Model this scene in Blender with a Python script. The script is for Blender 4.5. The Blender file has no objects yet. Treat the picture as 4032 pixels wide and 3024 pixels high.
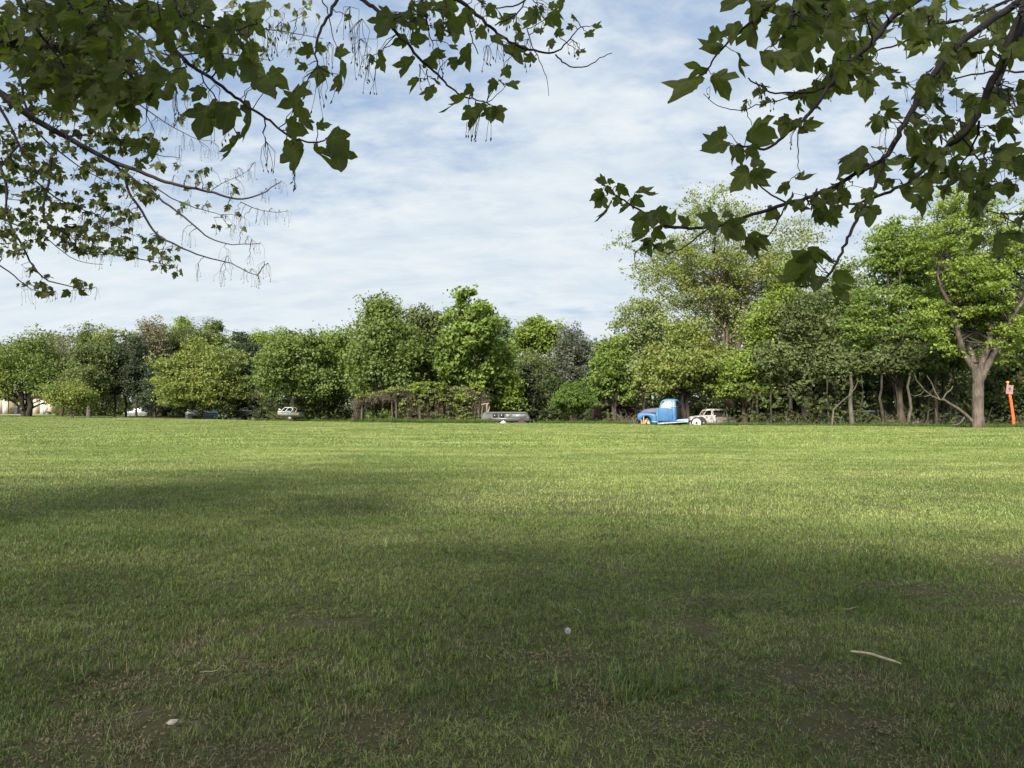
import bpy, math, random
import numpy as np
from mathutils import Matrix, Vector, Euler

rng = np.random.default_rng(7)
random.seed(7)
SC = bpy.context.scene
COL = SC.collection
F = 2797.0            # focal length in pixels of the 4032 px photograph
EYE = 1.6
PITCH = math.atan(76.0 / F)

# ------------------------------------------------------------------ camera
cam_data = bpy.data.cameras.new('camera')
cam = bpy.data.objects.new('camera', cam_data)
COL.objects.link(cam)
cam.location = (0, 0, EYE)
cam.rotation_euler = (math.radians(90) + PITCH, 0, 0)
cam_data.sensor_width = 36.0
cam_data.lens = F / 4032.0 * 36.0
cam_data.clip_start = 0.05
cam_data.clip_end = 3000
SC.camera = cam

# ------------------------------------------------------------------ sun and sky
SUN_EL, SUN_AZ = math.radians(38), math.radians(24)     # light travels forward and a little to the right
sd = Vector((math.sin(SUN_AZ) * math.cos(SUN_EL), math.cos(SUN_AZ) * math.cos(SUN_EL), -math.sin(SUN_EL)))
sun_data = bpy.data.lights.new('sun', 'SUN')
sun_data.energy = 4.9
sun_data.angle = math.radians(15.0)                       # seen through thin high cloud
sun_data.color = (1.0, 0.93, 0.80)
sun = bpy.data.objects.new('sun', sun_data)
COL.objects.link(sun)
sun.rotation_euler = sd.to_track_quat('-Z', 'Y').to_euler()

SKY_STRENGTH = 0.049
world = bpy.data.worlds.new('World')
SC.world = world
world.use_nodes = True


class NT:
    """tiny helper round a node tree"""
    def __init__(self, nt):
        self.nt = nt
        nt.nodes.clear()

    def n(self, kind, **kw):
        node = self.nt.nodes.new(kind)
        for k, v in kw.items():
            setattr(node, k, v)
        return node

    def l(self, a, b):
        self.nt.links.new(a, b)

    def val(self, sock, v):
        if hasattr(v, 'links') or hasattr(v, 'is_linked'):
            self.l(v, sock)
        else:
            sock.default_value = v

    def math(self, op, a, b=0.0, clamp=False):
        m = self.n('ShaderNodeMath', operation=op, use_clamp=clamp)
        self.val(m.inputs[0], a)
        self.val(m.inputs[1], b)
        return m.outputs[0]

    def noise(self, vec, scale, detail=4.0, rough=0.55, dist=0.0):
        t = self.n('ShaderNodeTexNoise')
        if vec is not None:
            self.l(vec, t.inputs['Vector'])
        t.inputs['Scale'].default_value = scale
        t.inputs['Detail'].default_value = detail
        t.inputs['Roughness'].default_value = rough
        t.inputs['Distortion'].default_value = dist
        return t.outputs['Fac']

    def ramp(self, fac, lo, hi, a=0.0, b=1.0):
        m = self.n('ShaderNodeMapRange', clamp=True, interpolation_type='SMOOTHSTEP')
        self.val(m.inputs[0], fac)
        m.inputs[1].default_value, m.inputs[2].default_value = lo, hi
        m.inputs[3].default_value, m.inputs[4].default_value = a, b
        return m.outputs[0]

    def mix(self, fac, a, b):
        m = self.n('ShaderNodeMix', data_type='RGBA', clamp_factor=True)
        self.val(m.inputs[0], fac)
        for s, v in ((m.inputs[6], a), (m.inputs[7], b)):
            if isinstance(v, tuple):
                s.default_value = (v[0], v[1], v[2], 1)
            else:
                self.l(v, s)
        return m.outputs[2]

    def mapping(self, vec, loc=(0, 0, 0), rot=(0, 0, 0), scale=(1, 1, 1)):
        m = self.n('ShaderNodeMapping')
        self.l(vec, m.inputs[0])
        m.inputs['Location'].default_value = loc
        m.inputs['Rotation'].default_value = rot
        m.inputs['Scale'].default_value = scale
        return m.outputs[0]


def build_sky():
    w = NT(world.node_tree)
    sky = w.n('ShaderNodeTexSky', sky_type='NISHITA', sun_disc=False)
    sky.sun_elevation = SUN_EL
    sky.sun_rotation = math.radians(180) + SUN_AZ
    sky.air_density, sky.dust_density, sky.ozone_density = 1.0, 1.2, 1.3
    tc = w.n('ShaderNodeTexCoord')
    sep = w.n('ShaderNodeSeparateXYZ')
    w.l(tc.outputs['Generated'], sep.inputs[0])
    z = w.math('MAXIMUM', sep.outputs[2], 0.0)
    den = w.math('ADD', z, 0.26)
    cmb = w.n('ShaderNodeCombineXYZ')
    w.l(w.math('DIVIDE', sep.outputs[0], den), cmb.inputs[0])
    w.l(w.math('DIVIDE', sep.outputs[1], den), cmb.inputs[1])
    p = cmb.outputs[0]
    big = w.noise(w.mapping(p, (3.1, 1.7, 0), (0, 0, 0.35)), 1.3, 4, 0.55, 0.4)
    rip = w.noise(w.mapping(p, (1.2, 0.4, 2.0), (0, 0, 0.30), (1.0, 1.5, 1)), 4.0, 6, 0.60, 0.25)
    fine = w.noise(w.mapping(p, (0.2, 5.4, 7.0), (0, 0, 0.22), (1.0, 1.5, 1)), 11.0, 5, 0.6, 0.3)
    s = w.math('ADD', w.math('MULTIPLY', big, 0.46), w.math('MULTIPLY', rip, 0.34))
    s = w.math('ADD', s, w.math('MULTIPLY', fine, 0.20))
    # more cloud low over the horizon, thinner overhead
    s = w.math('ADD', s, w.ramp(z, 0.05, 0.50, 0.075, -0.06))
    cover = w.ramp(s, 0.32, 0.55)
    shade = w.ramp(w.noise(w.mapping(p, (9.0, 2.0, 0), (0, 0, 0.25), (0.8, 1.6, 1)), 4.5, 6, 0.62, 0.3), 0.25, 0.75)
    cloud = w.mix(shade, (5.7, 6.6, 7.5), (7.7, 8.2, 8.5))
    low = w.ramp(z, 0.0, 0.30, 1.0, 0.0)
    cloud = w.mix(w.math('MULTIPLY', low, 0.45), cloud, (7.2, 7.9, 8.3))
    clear = w.mix(0.75, sky.outputs[0], (3.6, 5.0, 7.2))
    col = w.mix(cover, clear, cloud)
    below = w.ramp(sep.outputs[2], -0.02, 0.0, 1.0, 0.0)
    col = w.mix(below, col, (1.2, 1.5, 0.9))
    bg = w.n('ShaderNodeBackground')
    w.l(col, bg.inputs[0])
    bg.inputs[1].default_value = SKY_STRENGTH
    out = w.n('ShaderNodeOutputWorld')
    w.l(bg.outputs[0], out.inputs[0])


build_sky()
SC.view_settings.view_transform = 'Standard'
SC.view_settings.look = 'None'
SC.view_settings.exposure = 1.2
SC.view_settings.gamma = 1.0
SC.view_settings.use_curve_mapping = False
SC.cycles.max_bounces = 6
SC.cycles.diffuse_bounces = 3
SC.cycles.transmission_bounces = 4
SC.cycles.glossy_bounces = 2

# ------------------------------------------------------------------ geometry helpers
cp, sp_ = math.cos(PITCH), math.sin(PITCH)


def P(x, y, D):
    """world point seen at photograph pixel x, y, at D metres in front of the eye"""
    u, v = (x - 2016.0) / F, (1512.0 - y) / F
    dy, dz = cp - v * sp_, sp_ + v * cp
    k = D / dy
    return np.array([u * k, D, EYE + dz * k])


def ground_x(px, D):
    return (px - 2016.0) / F * D


EDGE_X = np.array([-400, -90, -68, -50, -36, -24, -13, 0, 9.3, 17.8, 25.7, 33.5, 60, 400])
EDGE_Y = np.array([110, 104, 95, 82, 74, 66, 60, 56.5, 53.6, 50.5, 48.3, 46.5, 44, 44.0])


def edge_y(x):
    return np.interp(x, EDGE_X, EDGE_Y)


def ground_z(x, y):
    x = np.asarray(x, float); y = np.asarray(y, float)
    und = 0.028 * np.sin(x * 0.55 + 1.3) * np.cos(y * 0.42) + 0.02 * np.sin(x * 0.21 - y * 0.33)
    und = und * np.clip(y / 6.0, 0, 1)
    t = np.clip((y - edge_y(x) - 0.6) / 3.2, 0, 1)
    t = t * t * (3 - 2 * t)
    depth = np.interp(x, [-400, -42, -34, -12, -4, 5, 8, 13, 17, 400], [0, 0, 0.35, 0.45, 0.85, 0.85, 0.30, 0.30, 0.5, 0.5])
    return und - t * depth


def make_mesh(name, V, faces_list, mat=None, rnd=None, smooth=False, vattr=None):
    """V (N,3); faces_list: list of int arrays (M,k)"""
    me = bpy.data.meshes.new(name)
    V = np.ascontiguousarray(V, dtype=np.float32)
    me.vertices.add(len(V))
    me.vertices.foreach_set('co', V.ravel())
    faces_list = [np.asarray(f, dtype=np.int32) for f in faces_list if len(f)]
    nl = sum(f.size for f in faces_list)
    nf = sum(len(f) for f in faces_list)
    me.loops.add(nl)
    me.polygons.add(nf)
    me.loops.foreach_set('vertex_index', np.concatenate([f.ravel() for f in faces_list]))
    tot = np.concatenate([np.full(len(f), f.shape[1], dtype=np.int32) for f in faces_list])
    start = np.concatenate([[0], np.cumsum(tot)[:-1]]).astype(np.int32)
    me.polygons.foreach_set('loop_start', start)
    me.polygons.foreach_set('loop_total', tot)
    if smooth:
        me.polygons.foreach_set('use_smooth', np.ones(nf, dtype=bool))
    if rnd is not None:
        a = me.attributes.new('rnd', 'FLOAT', 'FACE')
        a.data.foreach_set('value', np.ascontiguousarray(rnd, dtype=np.float32))
    if vattr is not None:
        for k, arr in vattr.items():
            a = me.attributes.new(k, 'FLOAT', 'POINT')
            a.data.foreach_set('value', np.ascontiguousarray(arr, dtype=np.float32))
    me.update(calc_edges=True)
    if mat:
        me.materials.append(mat)
    return me


def tag(o, label=None, cat=None, group=None, kind=None):
    if label: o['label'] = label
    if cat: o['category'] = cat
    if group: o['group'] = group
    if kind: o['kind'] = kind
    return o


def empty(name, loc, rotz=0.0):
    o = bpy.data.objects.new(name, None)
    COL.objects.link(o)
    o.location = loc
    o.rotation_euler = (0, 0, rotz)
    o.empty_display_size = 0.2
    return o


def link(name, me, parent=None, loc=(0, 0, 0)):
    o = bpy.data.objects.new(name, me)
    COL.objects.link(o)
    o.location = loc
    if parent is not None:
        o.parent = parent
    return o


def tube(pts, rad, sides=5):
    """tapered tube along pts; returns V, quads"""
    pts = np.asarray(pts, float)
    n = len(pts)
    rad = np.interp(np.linspace(0, 1, n), np.linspace(0, 1, len(rad)), rad) if np.ndim(rad) else np.full(n, rad)
    tan = np.gradient(pts, axis=0)
    tan /= np.linalg.norm(tan, axis=1, keepdims=True) + 1e-9
    ref = np.array([0.0, 0.0, 1.0]) if abs(tan[:, 2]).mean() < 0.8 else np.array([1.0, 0.13, 0.0])
    a = np.cross(tan, ref)
    a /= np.linalg.norm(a, axis=1, keepdims=True) + 1e-9
    b = np.cross(tan, a)
    ang = np.linspace(0, 2 * np.pi, sides, endpoint=False)
    ring = a[:, None, :] * np.cos(ang)[None, :, None] + b[:, None, :] * np.sin(ang)[None, :, None]
    V = (pts[:, None, :] + ring * rad[:, None, None]).reshape(-1, 3)
    i = np.arange(n - 1)[:, None] * sides
    j = np.arange(sides)[None, :]
    jn = (j + 1) % sides
    Q = np.stack([i + j, i + jn, i + sides + jn, i + sides + j], -1).reshape(-1, 4)
    return V, Q


class MB:
    """collects shapes into one mesh"""
    def __init__(self):
        self.V, self.F, self.n = [], [], 0
        self.R = []

    def add(self, V, Fc, rnd=0.5):
        V = np.asarray(V, float)
        Fc = np.asarray(Fc, int)
        self.V.append(V)
        self.F.append(Fc + self.n)
        self.R.append(np.full(len(Fc), rnd) if np.ndim(rnd) == 0 else rnd)
        self.n += len(V)
        return self

    def tube(self, pts, rad, sides=5, rnd=0.5):
        return self.add(*tube(pts, rad, sides), rnd)

    def box(self, c, s, rot=0.0, tilt=None):
        x, y, z = [q / 2.0 for q in s]
        V = np.array([[-x, -y, -z], [x, -y, -z], [x, y, -z], [-x, y, -z], [-x, -y, z], [x, -y, z], [x, y, z], [-x, y, z]])
        if tilt is not None:
            V = V @ np.array(Euler(tilt).to_matrix()).T
        if rot:
            c_, s_ = math.cos(rot), math.sin(rot)
            V = V @ np.array([[c_, s_, 0], [-s_, c_, 0], [0, 0, 1]])
        Q = [[0, 3, 2, 1], [4, 5, 6, 7], [0, 1, 5, 4], [1, 2, 6, 5], [2, 3, 7, 6], [3, 0, 4, 7]]
        return self.add(V + np.array(c), Q)

    def loft(self, rings, cap=True):
        """rings: list of (k,3) arrays with equal k"""
        k = len(rings[0])
        V = np.concatenate(rings)
        Q = []
        for i in range(len(rings) - 1):
            for j in range(k):
                a, b = i * k + j, i * k + (j + 1) % k
                Q.append([a, b, b + k, a + k])
        self.add(V, Q)
        if cap:
            for r, rev in ((rings[0], True), (rings[-1], False)):
                c = np.mean(r, axis=0)
                T = [[j, (j + 1) % k, k] for j in range(k)]
                if rev:
                    T = [t[::-1] for t in T]
                self.add(np.vstack([r, c]), T)
        return self

    def prism(self, poly, y0, y1, inset=0.0):
        """poly in x,z extruded along y; concave is fine (one ngon each side)"""
        poly = np.array(poly, float)
        k = len(poly)
        cx = poly.mean(axis=0)
        a = np.column_stack([poly[:, 0], np.full(k, y0), poly[:, 1]])
        b = np.column_stack([poly[:, 0], np.full(k, y1), poly[:, 1]])
        Q = [[j, (j + 1) % k, k + (j + 1) % k, k + j] for j in range(k)]
        self.add(np.vstack([a, b]), Q)
        self.add(a, [list(range(k))])
        self.add(b, [list(range(k))[::-1]])
        return self

    def cyl(self, c, r, h, axis='y', sides=20, r2=None):
        ang = np.linspace(0, 2 * np.pi, sides, endpoint=False)
        r2 = r if r2 is None else r2
        rings = []
        for rr, t in ((r, -h / 2), (r2, h / 2)):
            u, v, w = rr * np.cos(ang), rr * np.sin(ang), np.full(sides, t)
            if axis == 'y': q = np.column_stack([u, w, v])
            elif axis == 'x': q = np.column_stack([w, u, v])
            else: q = np.column_stack([u, v, w])
            rings.append(q + np.array(c))
        return self.loft(rings)

    def torus(self, c, R, r, axis='y', n=24, m=8, wide=1.0):
        a = np.linspace(0, 2 * np.pi, n, endpoint=False)[:, None]
        b = np.linspace(0, 2 * np.pi, m, endpoint=False)[None, :]
        rad = R + r * np.cos(b)
        u, v, w = rad * np.cos(a), rad * np.sin(a), np.broadcast_to(r * wide * np.sin(b), (n, m))
        q = np.stack([u, w, v] if axis == 'y' else [u, v, w], -1).reshape(-1, 3) + np.array(c)
        Q = [[i * m + j, i * m + (j + 1) % m, ((i + 1) % n) * m + (j + 1) % m, ((i + 1) % n) * m + j] for i in range(n) for j in range(m)]
        return self.add(q, Q)

    def build(self, name, mat, parent=None, loc=(0, 0, 0), smooth=False, bevel=0.0, off=None):
        if not self.V:
            return None
        V = np.concatenate(self.V)
        if off is not None:
            V = V - np.array(off)
        groups = {}
        for f, r in zip(self.F, self.R):
            groups.setdefault(f.shape[1], [[], []])
            groups[f.shape[1]][0].append(f)
            groups[f.shape[1]][1].append(r)
        fl = [np.concatenate(g[0]) for g in groups.values()]
        rr = np.concatenate([np.concatenate(g[1]) for g in groups.values()])
        me = make_mesh(name, V, fl, mat, rr, smooth)
        if bevel > 0:
            import bmesh
            bm = bmesh.new()
            bm.from_mesh(me)
            bmesh.ops.remove_doubles(bm, verts=bm.verts, dist=1e-5)
            bmesh.ops.recalc_face_normals(bm, faces=bm.faces)
            ed = [e for e in bm.edges if len(e.link_faces) == 2 and e.calc_face_angle(0) > 0.5]
            bmesh.ops.bevel(bm, geom=ed, offset=bevel, segments=3, profile=0.5, affect='EDGES', clamp_overlap=True)
            for f in bm.faces:
                f.smooth = True
            bm.to_mesh(me)
            bm.free()
        return link(name, me, parent, loc)


# ------------------------------------------------------------------ materials
def new_mat(name):
    m = bpy.data.materials.new(name)
    m.use_nodes = True
    return m, NT(m.node_tree)


def leaf_material(name, dark, light, trans=0.35, gloss=0.012, nscale=0.35, vein=False, shift=None):
    m, t = new_mat(name)
    at = t.n('ShaderNodeAttribute', attribute_name='rnd')
    geo = t.n('ShaderNodeNewGeometry')
    nz = t.noise(geo.outputs['Position'], nscale, 3, 0.6)
    f = t.math('ADD', t.math('MULTIPLY', at.outputs['Fac'], 0.55), t.math('MULTIPLY', t.ramp(nz, 0.3, 0.7), 0.45))
    if vein:
        oi = t.n('ShaderNodeObjectInfo')
        f = t.math('ADD', t.math('MULTIPLY', oi.outputs['Random'], 0.6), t.math('MULTIPLY', t.noise(None, 9.0, 4), 0.5))
    col = t.mix(f, dark, light)
    if shift:      # a second hue in some clumps
        col = t.mix(t.ramp(t.noise(geo.outputs['Position'], nscale * 1.7, 2, 0.5), 0.52, 0.66), col, shift)
    if vein:
        va = t.n('ShaderNodeAttribute', attribute_name='vein')
        vf = t.math('POWER', va.outputs['Fac'], 7.0)
        col = t.mix(t.math('MULTIPLY', vf, 0.55), col, tuple(min(1, c * 2.1 + 0.01) for c in light))
    d = t.n('ShaderNodeBsdfDiffuse')
    tr = t.n('ShaderNodeBsdfTranslucent')
    t.l(col, d.inputs[0])
    tcol = t.mix(0.5, col, tuple(min(1, c * s) for c, s in zip(light, (1.25, 1.35, 0.5))))
    t.l(tcol, tr.inputs[0])
    mx = t.n('ShaderNodeMixShader')
    mx.inputs[0].default_value = trans
    t.l(d.outputs[0], mx.inputs[1]); t.l(tr.outputs[0], mx.inputs[2])
    g = t.n('ShaderNodeBsdfGlossy')
    g.inputs['Roughness'].default_value = 0.6
    g.inputs[0].default_value = (0.8, 0.85, 0.8, 1)
    mg = t.n('ShaderNodeMixShader')
    mg.inputs[0].default_value = gloss
    t.l(mx.outputs[0], mg.inputs[1]); t.l(g.outputs[0], mg.inputs[2])
    o = t.n('ShaderNodeOutputMaterial')
    t.l(mg.outputs[0], o.inputs[0])
    return m


def plain(name, c, rough=0.6, metal=0.0, var=0.25, scale=6.0, c2=None, spec=0.4, bump=0.0, detail=6):
    m, t = new_mat(name)
    tc = t.n('ShaderNodeTexCoord')
    nz = t.noise(tc.outputs['Object'], scale, detail, 0.62)
    c2 = c2 or tuple(q * (1 - var) for q in c)
    col = t.mix(t.ramp(nz, 0.35, 0.65), c, c2)
    b = t.n('ShaderNodeBsdfPrincipled')
    t.l(col, b.inputs['Base Color'])
    b.inputs['Roughness'].default_value = rough
    b.inputs['Metallic'].default_value = metal
    b.inputs['Specular IOR Level'].default_value = spec
    if bump:
        bp = t.n('ShaderNodeBump')
        bp.inputs['Strength'].default_value = bump
        bp.inputs['Distance'].default_value = 0.02
        t.l(nz, bp.inputs['Height'])
        t.l(bp.outputs[0], b.inputs['Normal'])
    o = t.n('ShaderNodeOutputMaterial')
    t.l(b.outputs[0], o.inputs[0])
    return m


def bark(name, c, c2, scale=3.0):
    m, t = new_mat(name)
    tc = t.n('ShaderNodeTexCoord')
    v = t.mapping(tc.outputs['Object'], scale=(1, 1, 0.22))
    nz = t.noise(v, scale * 3, 6, 0.65)
    nb = t.noise(tc.outputs['Object'], scale * 0.4, 3, 0.5)
    col = t.mix(t.ramp(t.math('ADD', t.math('MULTIPLY', nz, 0.6), t.math('MULTIPLY', nb, 0.4)), 0.38, 0.62), c, c2)
    b = t.n('ShaderNodeBsdfPrincipled')
    t.l(col, b.inputs['Base Color'])
    b.inputs['Roughness'].default_value = 0.9
    b.inputs['Specular IOR Level'].default_value = 0.2
    bp = t.n('ShaderNodeBump')
    bp.inputs['Strength'].default_value = 0.9
    bp.inputs['Distance'].default_value = 0.06
    t.l(nz, bp.inputs['Height'])
    t.l(bp.outputs[0], b.inputs['Normal'])
    o = t.n('ShaderNodeOutputMaterial')
    t.l(b.outputs[0], o.inputs[0])
    return m


LM = {
    'green':   leaf_material('leaves_green', (0.080, 0.114, 0.032), (0.182, 0.234, 0.066), shift=(0.154, 0.211, 0.074)),
    'bright':  leaf_material('leaves_bright', (0.091, 0.142, 0.032), (0.199, 0.274, 0.064)),
    'dull':    leaf_material('leaves_dull', (0.073, 0.096, 0.039), (0.160, 0.194, 0.075)),
    'olive':   leaf_material('leaves_olive', (0.112, 0.139, 0.036), (0.245, 0.279, 0.080), shift=(0.171, 0.228, 0.068)),
    'yellow':  leaf_material('leaves_yellow', (0.116, 0.165, 0.032), (0.239, 0.308, 0.064)),
    'pale':    leaf_material('leaves_pale', (0.125, 0.160, 0.064), (0.262, 0.308, 0.131)),
    'teal':    leaf_material('leaves_teal', (0.068, 0.108, 0.052), (0.142, 0.205, 0.093)),
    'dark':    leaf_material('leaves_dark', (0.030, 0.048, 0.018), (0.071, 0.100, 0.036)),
    'pine':    leaf_material('needles_pine', (.028, .040, .024), (.066, .084, .050), trans=.15),
    'greypine': leaf_material('needles_grey', (.062, .074, .054), (.150, .165, .120), trans=.2),
    'bud':     leaf_material('leaves_budding', (.110, .105, .066), (.225, .210, .135), trans=.25),
    'bush':    leaf_material('leaves_bush', (.060, .105, .024), (.145, .220, .048), nscale=1.4),
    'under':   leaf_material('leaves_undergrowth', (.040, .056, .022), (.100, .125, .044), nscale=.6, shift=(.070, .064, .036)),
    'weed':    leaf_material('weeds', (.065, .100, .026), (.140, .200, .056), nscale=1.5),
    'dead':    leaf_material('dead_vines', (.062, .054, .038), (.175, .155, .112), trans=.1, nscale=1.2, shift=(.085, .050, .050)),
    'maple':   leaf_material('leaf_maple', (.052, .070, .018), (.135, .165, .036), trans=.60, gloss=.02, vein=True),
    'maplefar': leaf_material('leaf_maple_small', (.050, .064, .018), (.115, .135, .032), trans=.56, gloss=.02, vein=True),
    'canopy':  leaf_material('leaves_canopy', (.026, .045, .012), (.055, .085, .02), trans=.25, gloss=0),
}
BARK = bark('bark_brown', (.115, .090, .070), (.050, .040, .032))
BARKD = bark('bark_dark', (.060, .050, .042), (.028, .024, .021))
BARKG = bark('bark_grey', (.125, .108, .088), (.060, .052, .044))
BARKP = bark('bark_pinkish', (.135, .110, .092), (.055, .046, .040), 3.0)
TWIG = plain('twig_bark', (.040, .034, .036), .8, c2=(.020, .017, .020), scale=20)
STALK = plain('seed_stalk', (.075, .075, .035), .8, c2=(.050, .040, .030), scale=20)


# ------------------------------------------------------------------ ground
def lawn_colour(t, pos, rnd=None):
    """shared colouring of the lawn: green with yellower drifts, dead patches under the maples"""
    big = t.ramp(t.noise(pos, 0.10, 3, 0.5), 0.35, 0.65)
    st = t.ramp(t.noise(t.mapping(pos, scale=(0.35, 1.0, 1)), 0.55, 5, 0.65), 0.36, 0.66)
    med = t.ramp(t.noise(pos, 1.6, 4, 0.65), 0.35, 0.68)
    base = t.mix(st, (.150, .208, .052), (.330, .372, .126))
    base = t.mix(t.math('MULTIPLY', big, 0.5), base, (.200, .272, .064))
    base = t.mix(t.math('MULTIPLY', med, 0.45), base, (.125, .175, .034))
    return base


def dry_mask(t, pos):
    sep = t.n('ShaderNodeSeparateXYZ')
    t.l(pos, sep.inputs[0])
    near = t.ramp(sep.outputs[1], 2.5, 8.0, 0.10, 0.0)       # ground under the maples is poorer
    n1 = t.noise(pos, 0.75, 4, 0.68)
    n2 = t.noise(t.mapping(pos, (4, 9, 0)), 2.6, 4, 0.6)
    s = t.math('ADD', t.math('ADD', t.math('MULTIPLY', n1, 0.7), t.math('MULTIPLY', n2, 0.3)), near)
    return t.ramp(s, 0.57, 0.74)


def ground_material():
    m, t = new_mat('ground')
    geo = t.n('ShaderNodeNewGeometry')
    pos = geo.outputs['Position']
    wood = t.n('ShaderNodeAttribute', attribute_name='wood')
    lawn = lawn_colour(t, pos)
    lawn = t.mix(t.math('MULTIPLY', t.noise(pos, 60, 3, 0.7), 0.45), lawn, (.08, .11, .025))
    soil = t.mix(t.noise(pos, 14, 5, 0.7), (.036, .029, .019), (.100, .078, .050))
    sepn = t.n('ShaderNodeSeparateXYZ')
    t.l(pos, sepn.inputs[0])
    nearsoil = t.ramp(sepn.outputs[1], 10.0, 26.0, 0.85, 0.10)
    lawn = t.mix(t.math('MAXIMUM', nearsoil, t.math('MULTIPLY', dry_mask(t, pos), 0.6)), lawn, soil)
    floor = t.mix(t.ramp(t.noise(pos, 1.3, 5, 0.7), 0.35, 0.65), (.030, .036, .016), (.060, .048, .030))
    col = t.mix(wood.outputs['Fac'], lawn, floor)
    b = t.n('ShaderNodeBsdfPrincipled')
    t.l(col, b.inputs['Base Color'])
    b.inputs['Roughness'].default_value = 0.95
    b.inputs['Specular IOR Level'].default_value = 0.1
    bp = t.n('ShaderNodeBump')
    bp.inputs['Strength'].default_value = 0.5
    bp.inputs['Distance'].default_value = 0.03
    t.l(t.noise(pos, 22, 5, 0.7), bp.inputs['Height'])
    t.l(bp.outputs[0], b.inputs['Normal'])
    o = t.n('ShaderNodeOutputMaterial')
    t.l(b.outputs[0], o.inputs[0])
    return m


def build_ground():
    xs = np.unique(np.concatenate([np.linspace(-900, -100, 20), np.linspace(-100, 60, 161), np.linspace(60, 900, 20)]))
    ys = np.unique(np.concatenate([np.linspace(-300, -10, 12), np.linspace(-10, 40, 60), np.linspace(40, 112, 130), np.linspace(112, 1500, 30)]))
    X, Y = np.meshgrid(xs, ys)
    Z = ground_z(X, Y)
    wood = np.clip((Y - edge_y(X) - 0.3) / 0.8, 0, 1) * np.where(X < -46, np.clip((Y - 112) / 5, 0, 1), 1)
    V = np.stack([X, Y, Z], -1).reshape(-1, 3)
    nx = len(xs)
    i = np.arange(len(ys) - 1)[:, None] * nx
    j = np.arange(nx - 1)[None, :]
    Q = np.stack([i + j, i + j + 1, i + nx + j + 1, i + nx + j], -1).reshape(-1, 4)
    me = make_mesh('ground', V, [Q], ground_material(), smooth=True, vattr={'wood': wood.ravel()})
    tag(link('ground', me), kind='structure')


build_ground()


# ------------------------------------------------------------------ grass
def grass_material():
    m, t = new_mat('grass_blades')
    geo = t.n('ShaderNodeNewGeometry')
    pos = geo.outputs['Position']
    at = t.n('ShaderNodeAttribute', attribute_name='rnd')
    col = lawn_colour(t, pos)
    bright = t.math('ADD', 0.40, t.math('MULTIPLY', t.math('POWER', at.outputs['Fac'], 1.5), 1.25))
    sc = t.n('ShaderNodeVectorMath', operation='SCALE')
    t.l(col, sc.inputs[0]); t.l(bright, sc.inputs['Scale'])
    dry = dry_mask(t, pos)
    # straw blades: few everywhere, many in the dry patches
    thr = t.math('SUBTRACT', 0.95, t.math('MULTIPLY', dry, 0.62))
    straw = t.math('GREATER_THAN', at.outputs['Fac'], thr)
    at2 = t.noise(pos, 35, 2, 0.5)
    scol = t.mix(t.ramp(at2, 0.3, 0.7), (.200, .165, .095), (.480, .410, .250))
    c = t.mix(t.math('MULTIPLY', straw, 0.85), sc.outputs[0], scol)
    d = t.n('ShaderNodeBsdfDiffuse')
    tr = t.n('ShaderNodeBsdfTranslucent')
    t.l(c, d.inputs[0]); t.l(c, tr.inputs[0])
    mx = t.n('ShaderNodeMixShader')
    mx.inputs[0].default_value = 0.22
    t.l(d.outputs[0], mx.inputs[1]); t.l(tr.outputs[0], mx.inputs[2])
    g = t.n('ShaderNodeBsdfGlossy')
    g.inputs['Roughness'].default_value = 0.5
    mg = t.n('ShaderNodeMixShader')
    mg.inputs[0].default_value = 0.035
    t.l(mx.outputs[0], mg.inputs[1]); t.l(g.outputs[0], mg.inputs[2])
    o = t.n('ShaderNodeOutputMaterial')
    t.l(mg.outputs[0], o.inputs[0])
    return m


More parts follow.
